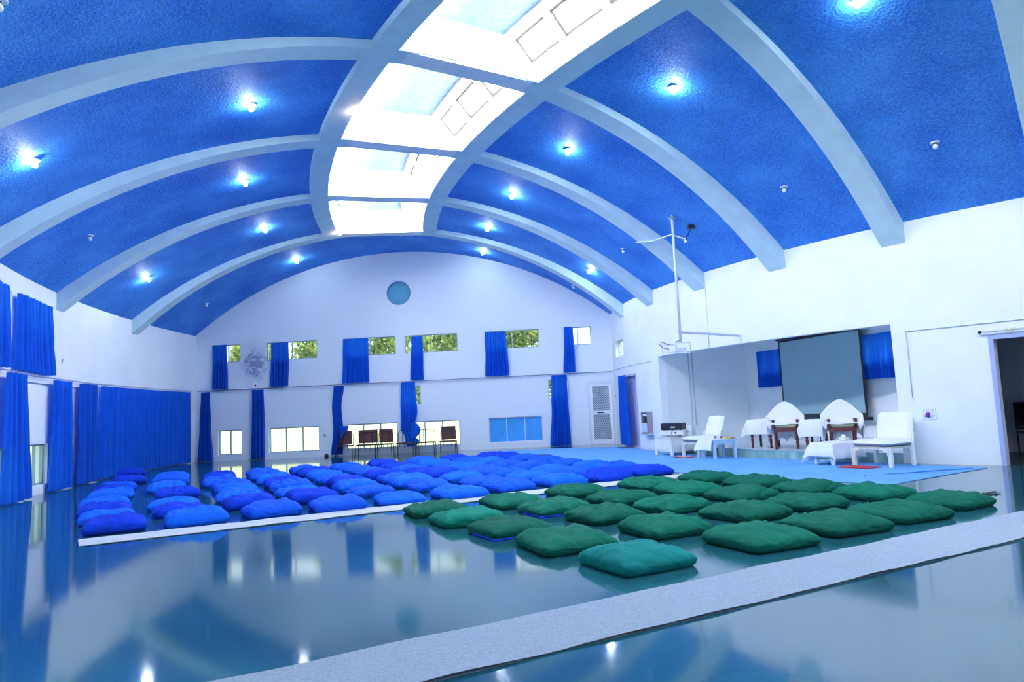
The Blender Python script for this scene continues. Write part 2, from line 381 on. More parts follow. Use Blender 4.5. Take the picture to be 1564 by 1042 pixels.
# ------------------------------------------------------------------ windows
def window(M, w, h, npanes, frame_m, pane_m, label, depth=.06, y=.08, bar=.035, sill=False):
    """a framed window, local X across from 0 to w, Z up from 0 to h, set y into the wall"""
    f = MB(); a, b = y, y+depth
    f.box(0, w, a, b, 0, bar); f.box(0, w, a, b, h-bar, h); f.box(0, bar, a, b, bar, h-bar); f.box(w-bar, w, a, b, bar, h-bar)
    for i in range(1, npanes):
        x = w*i/npanes; f.box(x-bar*.5, x+bar*.5, a, b, bar, h-bar)
    o = struct(f.build(window_name(), frame_m, M=M), label, 'window')
    MB().box(bar*.6, w-bar*.6, a+.025, a+.033, bar*.6, h-bar*.6).build('pane', pane_m, o)
    return o
ORD = ['first', 'second', 'third', 'fourth', 'fifth', 'sixth']
for i, (a, b) in enumerate(UPW):
    window(far_m(a, 3.47), a-b, .64, 2 if i != 5 else 2, ALU, GLASS, '%s upper window from the left on the far wall, grey frame' % ORD[i], bar=.03)
FROST = mat('blue_film_glass', (.10, .42, .80), .5, var=.2, scale=3, trans=.55)
for i, (a, b) in enumerate(LOW):
    window(far_m(a, .20), a-b, .87, 2 if i == 0 else 3, ALU if i < 4 else ALUW, GLASS if i < 4 else FROST, '%s low window from the left on the far wall%s' % (ORD[i], ', covered in blue' if i == 4 else ', grey frame'))
window(far_m(24.06, 1.64), .76, .69, 1, ALUW, GLASS, 'narrow middle window behind the knotted curtain on the far wall')
window(far_m(18.85, 1.64), .72, .69, 1, ALUW, GLASS, 'narrow middle window behind the curtain beside the mesh door')
# round window, blue film
rw = MB(); Mr = far_m(23.99, 5.65) @ Matrix.Rotation(pi/2, 4, 'X')
rw.lathe([(.40, -.16), (.44, -.16), (.44, -.03), (.40, -.03), (.40, -.16)], 40)
ro = struct(rw.build(window_name(), mat('round_frame', (.10, .32, .55), .5), M=Mr), 'round pale blue window high in the far wall', 'window')
MB().lathe([(.40, -.13), (.40, -.12)], 40).build('pane', mat('round_blue_film', (.36, .80, .95), .5, var=.15, scale=14, trans=.7), ro)
for i, (a, b) in enumerate(LLOW):
    w = RO*(b-a); s = {8: 'nearer', 9: 'farther'}.get(i)
    window(left_m((a+b)/2, .19) @ Matrix.Translation((-w/2, 0, 0)), w, .87, 3, ALU, GLASS, 'low window at floor level on the left wall, %s' % ('%s of the two in view' % s if s else 'beside the camera, number %d' % (i+1)))
for i, (a, b) in enumerate(LUP):
    w = RO*(b-a); s = {8: 'partly open at the picture edge', 9: 'fully covered by a blue curtain'}.get(i)
    window(left_m((a+b)/2, 3.46) @ Matrix.Translation((-w/2, 0, 0)), w, .60, 3, ALU, GLASS, 'high window on the left wall, %s' % (s or 'beside the camera, number %d' % (i+1)))
# louvre window near the far right corner
lw = RI*.074; Ml = right_m(-.049, 2.90) @ Matrix.Translation((-lw/2, 0, 0))
lo = window(Ml, lw, .52, 1, ALUW, GLASS, 'small louvre window high beside the far right corner', y=.14)
lv = MB()
for i in range(6): lv.box(.03, lw-.03, -.03, .03, -.004, .004, Matrix.Translation((0, .09, .06+i*.08)) @ Matrix.Rotation(.6, 4, 'X'))
lv.build('louvre_slats', mat('louvre_glass', (.45, .52, .50), .3), lo)

# ------------------------------------------------------------------ doors
dm = far_m(17.49, 0)
f = MB(); W, H = .89, 2.17
f.box(0, .07, -.02, .08, 0, H); f.box(W-.05, W, -.02, .08, 0, H); f.box(.07, W-.05, -.02, .08, H-.09, H)
f.box(.07, W-.05, -.01, .09, -.1, .03)
door1 = struct(f.build('door_1', ALUW, M=dm), 'white framed mesh security door in the far wall corner', 'door')
l = MB(); x0, x1 = .07, W-.05
l.box(x0, x0+.08, .0, .05, .03, H-.09); l.box(x1-.08, x1, .0, .05, .03, H-.09); l.box(x0+.08, x1-.08, 0, .05, .03, .17); l.box(x0+.08, x1-.08, 0, .05, H-.17, H-.09); l.box(x0+.08, x1-.08, 0, .05, 1.02, 1.15)
leaf = l.build('door_leaf', WHITE, door1)
g = MB()
for z0, z1 in ((.17, 1.02), (1.15, H-.17)):
    xa, xb = x0+.08, x1-.08; wd = xb-xa; hh = z1-z0; st = .075
    for sg in (1, -1):
        t = -hh
        while t < wd:
            pts = []
            for k in range(2):
                zz = z0 if k == 0 else z1; xx = xa+t+(0 if k == 0 else hh)
                pts.append([xx, zz])
            (p, q) = pts
            if p[0] < xa: p[1] += xa-p[0]; p[0] = xa
            if q[0] > xb: q[1] -= q[0]-xb; q[0] = xb
            if q[0]-p[0] > .02:
                if sg < 0: p[0], q[0] = xa+xb-p[0], xa+xb-q[0]
                g.tube([(p[0], .025, p[1]), (q[0], .025, q[1])], .009, 4)
            t += st
g.build('grille', ALUW, leaf)
MB().box(x0+.09, x1-.09, .045, .05, .1, H-.15).build('mesh_backing', mat('grey_fly_mesh', (.16, .18, .27), .8), leaf)
MB().box(.30, .52, -.035, 0, 1.07, 1.10).build('door_handle', DARKM, leaf)
# curtained doorway in the right wall
c0, c1 = -.1605, -.062; w = RI*(c1-c0); dm = right_m((c0+c1)/2, 0) @ Matrix.Translation((-w/2, 0, 0))
f = MB(); f.box(0, .06, .0, .2, 0, 2.25); f.box(w-.06, w, .0, .2, 0, 2.25); f.box(.06, w-.06, .0, .2, 2.19, 2.25)
f.box(.06, w-.06, .0, .2, -.1, .02)
door2 = struct(f.build('door_2', mat('mauve_frame', (.50, .55, .68), .6), M=dm), 'doorway with pale grey door behind a blue curtain, right wall', 'door')
MB().box(.06, w-.06, .13, .18, .02, 2.19).build('door_leaf', mat('grey_mauve_door', (.50, .50, .60), .6, var=.25, scale=6, stretch=(1, 1, .15)), door2)
# wide dark doorway at the right edge
c0, c1 = -.868, -.7790; w = RI*(c1-c0); dm = right_m((c0+c1)/2, 0) @ Matrix.Translation((-w/2, 0, 0))
f = MB(); f.box(-.075, .06, -.02, .22, 0, 2.20); f.box(w-.06, w+.075, -.02, .22, 0, 2.20); f.box(.06, w-.06, -.02, .22, 2.10, 2.20)
f = MB(); f.box(-.07, .0, -.02, .22, 0, 2.21); f.box(w, w+.07, -.02, .22, 0, 2.21); f.box(.0, w, -.02, .22, 2.14, 2.21)
struct(f.build('door_3', mat('lilac_frame', (.38, .46, .78), .55), M=dm), 'open doorway to a dark store room at the right edge, lilac frame', 'door')
room = MB(); DR = 3.0; DK = mat('dark_store_paint', (.74, .70, .82), .8)
for q in ((-1.2, w+1.6, DR, DR+.1, -.02, 2.8), (-1.3, -1.2, .22, DR, -.02, 2.8), (w+1.6, w+1.7, .22, DR, -.02, 2.8), (-1.2, w+1.6, .22, DR, 2.7, 2.8)): room.box(*q)
struct(room.build('wall_store_room', DK, M=dm), 'dark store room walls seen through the right doorway', 'wall')
fl = MB().box(-1.2, w+1.6, 0, DR, -.12, -.002)
struct(fl.build('floor_store_room', mat('dark_store_floor', (.03, .05, .06), .4), M=dm), 'dark floor of the store room beyond the right doorway', 'floor')

# ------------------------------------------------------------------ stage alcove
A0 = pol(RI, -.2604); A1 = pol(RI, -.6815)
ax_in = Vector((.914, .406, 0)).normalized(); B0 = Vector((6.85, 20.53, 0)); bd = Vector((.285, -.958, 0)).normalized()
# back wall meets the right side wall
den = bd.x*ax_in.y-bd.y*ax_in.x; dv = A1-B0; tb = (dv.x*ax_in.y-dv.y*ax_in.x)/den; B1p = B0+bd*tb
ZA = 3.15
def slab(name, p, q, out, z0, z1, m, label, cat, th=.15, cutters=None):
    d = (q-p); L = d.length; Mx = frame(Vector((p.x, p.y, 0)), d, out); return Mx, L, struct(MB().box(-.02, L+.02, 0, th, z0, z1).build(name, m, M=Mx), label, cat)
nb = Vector((bd.y, -bd.x, 0)); nb = -nb if nb.dot(ax_in) < 0 else nb
# X must run right as seen from inside and Y outwards: X x Y = Z
Mb, Lb, wall_alc = slab('wall_alcove_back', B0, B1p, nb, 0, ZA, WALL, 'pale back wall of the stage alcove behind the projection screen', 'wall')
nl = Vector((-ax_in.y, ax_in.x, 0))
A0o = A0+ax_in*.2
Ml_, Ll, _ = slab('wall_alcove_left', A0o, B0, nl, 0, ZA, WALL, 'left side wall of the stage alcove with a diagonal shadow', 'wall')
A1o = A1+ax_in*.2
slab('wall_alcove_right', B1p, A1o, -nl, 0, ZA, WALL, 'hidden right side wall of the stage alcove', 'wall')
cp = [A0o-nl*-.0, B0, B1p, A1o]
ce = MB(); ce.prism([(p.x, p.y) for p in (A0o+nl*.14, B0+nb*.14+nl*.14, B1p+nb*.14-nl*.14, A1o-nl*.14)], ZA-.001, ZA+.12)
struct(ce.build('ceiling_alcove', WALL), 'flat ceiling of the stage alcove', 'ceiling')
# stage: curved front edge at the wall line
fr_ = [pol(RI+.0, p) for p in phis(-.2604, -.6815, 24)]
st = MB(); st.prism([(p.x, p.y) for p in fr_+[B1p, B0]], 0, .185)
stage = struct(st.build('floor_stage', mat('stage_stone', (.62, .70, .78), .25, var=.08, scale=3)), 'raised pale stone stage floor in the alcove', 'floor')
rs = MB(); rs.sweep([[pol(RI+.002, p, 0), pol(RI+.02, p, 0), pol(RI+.02, p, .165), pol(RI+.002, p, .165)] for p in phis(-.2604, -.6815, 40)])
rs.build('marble_riser', MARBLE, stage)
nos = MB(); nos.sweep([[pol(RI-.1, p, .165), pol(RI+.035, p, .165), pol(RI+.035, p, .188), pol(RI-.1, p, .188)] for p in phis(-.2604, -.6815, 40)])
nos.build('stage_edge', mat('stage_edge_stone', (.30, .46, .50), .3), stage)
bb = MB().box(.02, Lb-.02, -.015, .0, .185, .31)
struct(bb.build('baseboard_alcove', mat('grey_skirting', (.50, .58, .68), .4), M=Mb), 'grey stone skirting along the alcove back wall', 'baseboard')
# two alcove windows cut in the back wall
cwx = [(.72, 2.15), (4.50, 6.0)]
ctm = MB()
for a, b in cwx: ctm.box(a, b, -.2, .5, 2.02, 2.62)
cut(wall_alc, ctm)
for i, (a, b) in enumerate(cwx):
    window(Mb @ Matrix.Translation((a, 0, 2.02)), b-a, .6, 3, ALU, GLASS, 'window behind the blue curtain %s of the projection screen' % ('left', 'right')[i], y=.06)

# ------------------------------------------------------------------ curtains
def drape(prof, H, pleats, amp, m, name, M, label, group=None, seed=0, nu=None, y0=-.06, parent=None):
    """prof: list of (v from top 0 to bottom 1, centre x, width, dz)"""
    nu = nu or pleats*8; nv = 22; rnd = random.Random(seed); ph = [rnd.uniform(0, 6.28) for _ in range(4)]
    def at(v):
        for a, b in zip(prof[:-1], prof[1:]):
            if v <= b[0]+1e-9:
                t = (v-a[0])/(b[0]-a[0]); t = t*t*(3-2*t); return [lin(p, q, t) for p, q in zip(a[1:], b[1:])]
        return prof[-1][1:]
    def side(d):
        def fn(u, v):
            q = at(v); xc, w = q[0], q[1]; dz = q[2] if len(q) > 2 else 0
            uu = u+.018*sin(2*pi*u*3+ph[0])+.01*v*sin(9*u+ph[1])
            y = amp*(.75+.5*v)*sin(2*pi*pleats*uu+.6*sin(3*v+ph[2]))+.3*amp*sin(2*pi*pleats*.43*u+ph[3]+v)
            return (xc+(u-.5)*w+.006*sin(7*v+5*u+ph[1]), y0+y+d, -H*v+dz*u*v)
        return fn
    mb = MB(); mb.grid(side(0), nu, nv)
    o = mb.build(name, m, parent=parent, M=M, smooth=True)
    if not parent: tag(o, label, 'curtain', group)
    return o
GU, GT = 'short blue curtains over the high windows', 'long blue curtains below the rail'
def far_curt(R0t, R1t, R0b, R1b, zt, zb, pl, label, group, seed, m=CURT, extra=None):
    Rm = (R0t+R1t)/2; prof = [(0, 0, R0t-R1t), (.45, (Rm-(R0b+R1b)/2)*.3, lin(R0t-R1t, R0b-R1b, .35)), (1, Rm-(R0b+R1b)/2, R0b-R1b)]
    return drape(extra or prof, zt-zb, pl, .05, m, 'curtain', far_m(Rm, zt), label, group, seed, y0=-.095)
far_curt(30.72, 30.19, 30.75, 30.18, 4.10, 2.52, 6, 'short dark blue curtain by the left corner, over the first high far window', GU, 1, CURTD)
far_curt(28.60, 27.96, 28.64, 27.99, 4.08, 2.52, 7, 'short blue curtain right beside the mould stain on the far wall', GU, 2, CURTD)
far_curt(26.01, 25.11, 26.06, 25.10, 4.08, 2.52, 9, 'wide short blue curtain below and left of the round window', GU, 3)
far_curt(23.58, 23.17, 23.66, 23.17, 4.05, 2.52, 5, 'narrow short blue curtain below and right of the round window', GU, 4)
far_curt(20.96, 20.22, 21.00, 20.17, 4.07, 2.52, 8, 'short blue curtain on the fifth high far window, above the blue-covered low window', GU, 5)
far_curt(18.19, 17.87, 18.28, 17.86, 4.11, 2.52, 4, 'short narrow curtain on the high window above the mesh door', GU, 6)
far_curt(31.15, 30.83, 31.30, 30.72, 2.44, .02, 7, 'long dark blue curtain in the far left corner', GT, 7, CURTD)
far_curt(29.31, 28.88, 29.36, 28.86, 2.44, .03, 7, 'long dark blue curtain between the two left low far windows', GT, 8, CURTD)
Rm = 26.21
far_curt(0, 0, 0, 0, 2.44, .05, 6, 'long blue curtain pulled aside onto the first brown chair', GT, 9, CURTD, None) if False else None
o = drape([(0, 0, .36), (.3, -.08, .33), (.62, -.04, .36), (1, -.10, .42)], 2.39, 6, .035, CURTD, 'curtain', far_m(Rm, 2.44), 'long bowed blue curtain beside the leftmost brown chair, its hem on the chair', GT, 9)
# its loose corner lies over the chair
fl = MB(); fl.grid(lambda u, v: (.02+u*.44*(1-v)**1.2, -.12-.26*u-.02*sin(9*u+4*v), -1.40-.62*v-.03*u), 14, 10)
fo = fl.build('loose_corner', CURTD, parent=o, smooth=True); fo.modifiers.new('thickness', 'SOLIDIFY').thickness = .006
Rm = 23.73
o = drape([(0, 0, .50), (.45, .02, .60), (.72, -.05, .50), (.85, .02, .34), (.93, .10, .52), (1, .05, .30)], 2.22, 6, .055, CURT, 'curtain', far_m(Rm, 2.45, -.06), 'long blue curtain knotted above a chair in the middle of the far wall', GT, 10)
fl = MB(); fl.grid(lambda u, v: (.04+.36*u*sin(pi*(.2+.62*v)), -.10-.10*sin(pi*u*.9)-.03*sin(8*u+3*v), -1.42-.60*v+.10*u*v), 12, 12)
fo = fl.build('loose_corner', CURT, parent=o, smooth=True); fo.modifiers.new('thickness', 'SOLIDIFY').thickness = .006
far_curt(18.71, 18.18, 18.86, 18.15, 2.45, .02, 8, 'long blue curtain beside the white mesh door', GT, 11)
def left_curt(p0, p1, q0, q1, zt, zb, pl, label, group, seed, m=CURT, y=0):
    pm = (p0+p1)/2; w0 = RO*(p1-p0); w1 = RO*(q1-q0); cxx = RO*((q0+q1)/2-pm)
    return drape([(0, 0, w0), (.5, cxx*.4, lin(w0, w1, .4)), (1, cxx, w1)], zt-zb, pl, .065, m, 'curtain', left_m(pm, zt, y), label, group, seed, y0=-.125)
left_curt(-.400, -.348, -.400, -.344, 4.05, 2.54, 10, 'short blue curtain on the high left window cut by the picture edge', GU, 12)
left_curt(-.3295, -.2715, -.3290, -.2635, 4.04, 2.54, 12, 'short blue curtain covering the whole high left window, sunlight through its top', GU, 13)
left_curt(-.3513, -.3234, -.3550, -.3105, 2.44, .03, 7, 'nearest long blue curtain at the left edge, before the low window', GT, 14, y=-.06)
left_curt(-.2652, -.2363, -.2685, -.2335, 2.44, .03, 7, 'long blue curtain on the left wall beside the low window, second from the edge', GT, 15, y=-.06)
left_curt(-.2157, -.1842, -.2190, -.1822, 2.44, .03, 7, 'long blue curtain on the left wall beside the wide drawn pair', GT, 16, CURTD, y=-.06)
left_curt(-.1672, -.0712, -.1716, -.0712, 2.44, .03, 20, 'wide drawn blue curtain on the left wall, nearer half of the pair', GT, 17)
left_curt(-.0712, .0220, -.0712, .0205, 2.44, .03, 20, 'wide drawn blue curtain on the left wall, farther half of the pair', GT, 18)
pm = -.0935; drape([(0, 0, .88), (1, .06, .98)], 2.17, 6, .05, CURT, 'curtain', right_m(pm, 2.235, -.06), 'long blue curtain in the doorway right of the far corner', 'long blue curtains below the rail', 19)
drape([(0, 0, 1.55), (1, 0, 1.6)], 1.02, 12, .035, CURTD, 'curtain', Mb @ Matrix.Translation((1.45, -.02, 2.64)), 'short blue curtain in the alcove left of the projection screen', GU, 20, y0=-.05)
drape([(0, 0, 1.75), (1, 0, 1.8)], 1.02, 12, .035, CURT, 'curtain', Mb @ Matrix.Translation((5.35, -.02, 2.66)), 'short blue curtain in the alcove right of the projection screen', GU, 21, y0=-.05)
# rails
def tube_obj(name, pts, r, m, label, cat, n=8, parts=None, group=None, kind=None):
    o = MB().tube(pts, r, n).build(name, m, smooth=True); tag(o, label, cat, group, kind); return o
rail = tube_obj('curtain_rail', [pol(RO-.13, p, RAIL) for p in phis(-.52, .024, 40)], .018, STEEL, 'thin steel curtain rail along the left wall', 'curtain rail')
for p in (-.42, -.36, -.29, -.228, -.176, -.0712, .02):
    MB().box(-.015, .015, -.14, 0, -.012, .012).build('bracket', STEEL, rail, M=left_m(p, RAIL))
lr = MB().sweep([[pol(RO-.05, p, RAIL-.13), pol(RO, p, RAIL-.13), pol(RO, p, RAIL-.07), pol(RO-.05, p, RAIL-.07)] for p in phis(-.52, -.178, 30)])
struct(lr.build('trim_12', WHITE), 'white wall batten under the left curtain rail', 'trim')
rail2 = tube_obj('curtain_rail', [pol(R, PF, RAIL-.0, -.09) for R in phis(RO-.1, 16.6, 4)], .014, mat('dull_rail', (.22, .28, .36), .5, metal=.4), 'thin dark curtain rail across the far wall', 'curtain rail')
for R in (30.4, 28.2, 26.75, 24.8, 22.4, 21.6, 21.4, 19.9, 18.0, 17.4):
    MB().box(-.012, .012, -.10, 0, -.03, .03).build('bracket', STEEL, rail2, M=far_m(R, RAIL))
rod = MB().tube([pol(RI+.09, p, 2.275) for p in phis(-.7695, -.89, 8)], .016); rodo = tag(rod.build('curtain_rod', STEEL, smooth=True), 'steel curtain rod above the dark right doorway', 'curtain rod')
MB().lathe([(.0, -.03), (.03, -.015), (.035, .0), (.03, .015), (.0, .03)], 12).build('finial', DARKM, rodo, M=Matrix.Translation(pol(RI+.09, -.769, 2.275)), smooth=True)
for p in (-.776, -.86): MB().box(-.012, .012, -.1, 0, -.012, .012).build('bracket', STEEL, rodo, M=right_m(p, 2.275))
kn = MB(); kn.tube([pol(RI+.09+.02*sin(i*1.7), lin(-.792, -.799, i/6), 2.275+.02*cos(i*2.1)) for i in range(7)], .018, 6)
tag(kn.build('cloth_strip', mat('yellow_cloth', (.62, .60, .25), .8), smooth=True), 'scrap of yellow cloth tied round the rod over the dark doorway', 'cloth')

# ------------------------------------------------------------------ ceiling lamps
BAYS = {-1: 'bay nearest the camera', 0: 'fifth bay from the far wall', 1: 'fourth bay from the far wall', 2: 'third bay from the far wall', 3: 'second bay from the far wall', 4: 'bay against the far wall'}
RLAMP = {'a': (30.17, 'low on the window side'), 'b': (27.13, 'high on the window side'), 'c': (20.87, 'high on the stage side'), 'd': (17.85, 'low on the stage side')}
plate_me = MB().lathe([(.0, .0), (.075, .0), (.075, -.015), (.06, -.022), (.0, -.022)], 18).mesh('mount_plate', WHITE)
sock_me = MB().lathe([(.0, -.02), (.026, -.02), (.022, -.042), (.0, -.042)], 12).mesh('socket', mat('brown_socket', (.10, .10, .14), .5))
bulb_prof = [(.0, -.034), (.02, -.038), (.040, -.062), (.043, -.084), (.03, -.112), (.0, -.122)]
bulbs = {k: MB().lathe(bulb_prof, 10).mesh('bulb', m, smooth=True) for k, m in (('on', BULB_ON), ('off', BULB_OFF), ('warm', BULB_WARM))}
def lamp(loc, tilt, state, label):
    e = empty('ceiling_lamp', Matrix.Translation(loc), label, 'lamp', 'ceiling bulbs')
    for nm, me in (('mount_plate', plate_me), ('socket', sock_me), ('bulb', bulbs[state])):
        o = bpy.data.objects.new(nm, me); C.objects.link(o); o.parent = e
        if nm == 'mount_plate': o.rotation_euler = tilt
lit = {(1, 'a'), (1, 'b'), (1, 'c'), (2, 'b'), (2, 'c'), (3, 'a'), (3, 'b'), (3, 'c'), (3, 'd'), (4, 'b'), (4, 'c'), (0, 'c'), (0, 'b'), (-1, 'c'), (-1, 'b')}
for k in (-1, 0, 1, 2, 3, 4):
    p = PA+DP*(k+.5)+.003
    if k == 4: p = -.016
    for key, (R, where) in RLAMP.items():
        if (k, key) == (1, 'd'): continue
        on = (k, key) in lit
        lamp(pol(R, p, ceilz(R)-.005), (0, 0, 0), 'on' if on else 'off', '%s ceiling bulb %s, %s' % ('lit' if on else 'unlit', where, BAYS[k]))
lamp(pol(25.36, -.4578, sofz(25.36)+.13), (0, 0, 0), 'warm', 'warm bulb at the roof light edge, third bay from the far wall') if False else None
def wall_bulb(p, label):
    Mw = frame(pol(R2, p, sofz(R2)+.05), (sin(p), cos(p), 0), (-cos(p), sin(p), 0))
    e = empty('wall_lamp', Mw, label, 'lamp', 'warm bulbs at the roof light edge')
    MB().lathe([(0, 0), (.05, 0), (.05, .03), (0, .03)], 12).build('mount_plate', WHITE, e, M=Matrix.Rotation(pi/2, 4, 'X'))
    o = bpy.data.objects.new('bulb', bulbs['warm']); C.objects.link(o); o.parent = e; o.location = (0, -.05, -.01)
wall_bulb(-.4578, 'warm glowing bulb at the roof light edge beside the third rib')
wall_bulb(-.1097, 'warm glowing bulb at the far end of the roof light')

# ------------------------------------------------------------------ cushions
u_ax = Vector((cos(math.radians(27)), sin(math.radians(27)), 0)); v_ax = Vector((-u_ax.y, u_ax.x, 0))
def uv(u, v, z=0): return u_ax*u+v_ax*v+Vector((0, 0, z))
def cushion_mesh(name, sx, sy, hz, m, seed, plump):
    N = 26; rnd = random.Random(seed); off = Vector((rnd.uniform(0, 90), rnd.uniform(0, 90), rnd.uniform(0, 90)))
    ang = rnd.uniform(-.4, 1.1); tiltx, tilty = rnd.uniform(-.09, .09), rnd.uniform(-.09, .09)
    folds = [(rnd.uniform(-.9, .9), rnd.uniform(-.9, .9), rnd.uniform(0, 6.28), rnd.uniform(.5, 1.0)) for _ in range(7)]
    bm = bmesh.new(); bmesh.ops.create_cube(bm, size=2)
    bmesh.ops.subdivide_edges(bm, edges=list(bm.edges), cuts=N-1, use_grid_fill=True)
    for v in bm.verts:
        a, b, c = v.co; mx = max(abs(a), abs(b))
        n6 = (abs(a)**13+abs(b)**13)**(1/13) if mx > 0 else 1; k = mx/n6 if n6 else 1
        bulge = 1-.14*max(0, c)**2.2-.10*max(0, -c)**3
        x, y = a*k*bulge, b*k*bulge
        q = Vector((x*1.5, y*1.5, 0))+off
        dome = 1-.42*mx**3.2*plump-.12*(abs(a*b))**3
        z = hz*.34*(1+c) if c < 0 else hz*(.34+.66*c*dome)
        if c > 0:
            z *= 1+tiltx*x+tilty*y
            z += hz*.17*c*noise.noise(q*.75)*(1-.8*mx**6)
            d = x*cos(ang)+y*sin(ang); e = -x*sin(ang)+y*cos(ang)
            w = noise.noise(Vector((d*2.6+.5*noise.noise(q*1.3), e*.7, 3))+off)
            z += hz*.15*((1-abs(w))**4-.4)*c*(1-.3*mx**8)
            for fx_, fy_, fa, fs in folds:      # tucked folds running in from the edges
                dx, dy = x-fx_, y-fy_; t = dx*cos(fa)+dy*sin(fa); n_ = -dx*sin(fa)+dy*cos(fa)+.10*sin(5*t)
                if abs(t) < .7: z -= hz*.17*fs*c*math.exp(-(n_/.05)**2)*(1-(t/.7)**2)
        if mx > .88:
            t = a if abs(b) > abs(a) else b
            wv = 1-.09*abs(noise.noise(Vector((t*7, c*.9, (1 if abs(b) > abs(a) else 5)+seed))))*(1-.5*abs(c)); x *= wv; y *= wv
        v.co = (x*sx/2, y*sy/2, max(z, 0))
    me = bpy.data.meshes.new(name); bm.to_mesh(me); bm.free(); me.materials.append(m)
    for p in me.polygons: p.use_smooth = True
    return me
NUM = ['first', 'second', 'third', 'fourth', 'fifth', 'sixth', 'seventh', 'eighth', 'ninth', 'tenth']
BM = [[cushion_mesh('floor_cushion', .74, .70, .19, m, 10*i+j, .75+.1*j) for j in range(4)] for i, m in enumerate(BLUEC)]
GM = [[cushion_mesh('floor_cushion', .75, .73, .165, m, 50+10*i+j, .95) for j in range(3)] for i, m in enumerate(GREEN+[TEAL])]
BLUES = [
[(-0.5, 10.59, 2), (-0.65, 11.68, 1), (-0.74, 12.6, 2), (-0.80, 13.6, 1), (-0.80, 15.4, 1), (-0.81, 16.4, 2), (-0.78, 17.42, 0), (-0.62, 19.22, 2), (-0.69, 22.3, 2)],
[(0.45, 10.47, 1), (0.27, 11.7, 2), (0.22, 12.64, 1), (0.3, 14.5, 2), (0.14, 15.9, 1), (0.24, 17.7, 0), (0.31, 19.3, 1)],
[(1.42, 10.5, 0), (1.25, 11.75, 2), (1.21, 12.8, 1), (1.30, 14.2, 1), (1.3, 15.07, 0), (1.17, 16.13, 0), (1.27, 17.88, 2)],
[(2.33, 10.44, 0), (2.2, 11.7, 2), (2.17, 12.71, 1), (2.23, 13.85, 0), (2.25, 14.82, 2), (2.2, 15.78, 1), (2.21, 16.95, 0), (2.24, 18.0, 0)],
[(3.26, 10.44, 1), (3.17, 11.7, 0), (3.17, 12.66, 1), (3.26, 13.64, 2), (3.24, 14.58, 0), (3.27, 15.8, 1), (3.23, 16.9, 2), (3.21, 17.83, 0)],
[(4.22, 10.36, 1), (4.2, 11.69, 0), (4.19, 12.62, 1), (4.25, 13.63, 0), (4.2, 14.58, 2), (4.25, 15.72, 0), (4.19, 16.74, 0), (4.22, 17.9, 0)],
[(5.17, 10.53, 0), (5.17, 11.52, 0), (5.21, 12.6, 1), (5.17, 13.53, 2), (5.15, 14.56, 2), (5.16, 15.6, 0), (5.17, 16.7, 2), (5.15, 17.72, 2)],
[(6.14, 10.51, 1), (6.12, 11.56, 1), (6.13, 12.54, 0), (6.12, 13.5, 0), (6.1, 14.38, 1), (6.14, 15.55, 0), (6.11, 16.51, 1), (6.12, 17.54, 0)],
[(7.11, 10.52, 2), (7.06, 11.5, 0), (7.07, 12.4, 1), (7.13, 13.4, 0), (7.07, 14.3, 0), (7.1, 15.46, 1), (7.14, 16.75, 0), (7.14, 17.75, 2)],
[(8.17, 10.68, 2), (8.18, 11.68, 0), (8.16, 12.55, 1), (8.22, 13.65, 0), (8.17, 14.55, 0), (8.18, 15.63, 0), (8.21, 16.75, 2), (8.21, 17.7, 2)]]
TONE = {0: 'blue', 1: 'light blue', 2: 'deep blue'}
rnd = random.Random(3)
for ci, col in enumerate(BLUES):
    for ri, (u, v, t) in enumerate(col):
        o = bpy.data.objects.new('floor_cushion', BM[t][rnd.randrange(4)]); C.objects.link(o)
        o.location = uv(u, v, .006 if (ci, ri) == (0, 0) else 0); o.rotation_euler = (0, 0, math.radians(27)+rnd.uniform(-.12, .12)+rnd.choice((0, pi)))
        s = rnd.uniform(.95, 1.04); hs = rnd.uniform(.88, 1.12); o.scale = (s, s*rnd.uniform(.97, 1.03), s*hs)
        tag(o, '%s floor cushion, %s from the front in the %s blue column from the left' % (TONE[t], NUM[ri], NUM[ci]), 'cushion', 'blue floor cushions in rows')
GREENS = [[(3.29, 8.92, 1), (3.3, 7.92, 2), (3.4, 6.92, 1), (3.46, 5.86, 0), (3.53, 4.85, 3)],
[(4.39, 8.84, 0), (4.51, 7.89, 0), (4.63, 6.93, 1), (4.63, 5.84, 0), (4.91, 4.83, 0)],
[(5.57, 9.08, 1), (5.62, 7.97, 1), (5.66, 6.98, 0), (5.89, 5.99, 1), (5.96, 4.87, 1)],
[(6.92, 9.04, 0), (6.87, 8.06, 0), (6.92, 7.08, 1), (6.9, 6.01, 1), (6.99, 4.91, 1)],
[(8.12, 9.01, 1), (8.13, 7.98, 1), (8.07, 6.97, 1), (8.12, 6.0, 0), (8.07, 5.02, 1)]]
GT_ = {0: 'green', 1: 'dark green', 2: 'light green', 3: 'teal green'}
for ci, col in enumerate(GREENS):
    for ri, (u, v, t) in enumerate(col[::-1]):
        o = bpy.data.objects.new('floor_cushion', GM[t][rnd.randrange(3)]); C.objects.link(o)
        o.location = uv(u, v); o.rotation_euler = (0, 0, math.radians(27)+rnd.uniform(-.10, .10)+rnd.choice((0, pi)))
        s = rnd.uniform(.97, 1.05); o.scale = (s, s*rnd.uniform(.96, 1.03), rnd.uniform(.92, 1.08))
        tag(o, '%s cushion, %s from the near runner, %s green column from the left' % (GT_[t], NUM[ri], NUM[ci]), 'cushion', 'green floor cushions in rows')
        if (ci, ri) in ((0, 2), (0, 4), (1, 3), (2, 2)):
            MB().box(-.37, .33, -.36, .2, .003, .02).build('blue_underside', LINER, o, bevel=.006, label='bright blue underside showing at the edge')

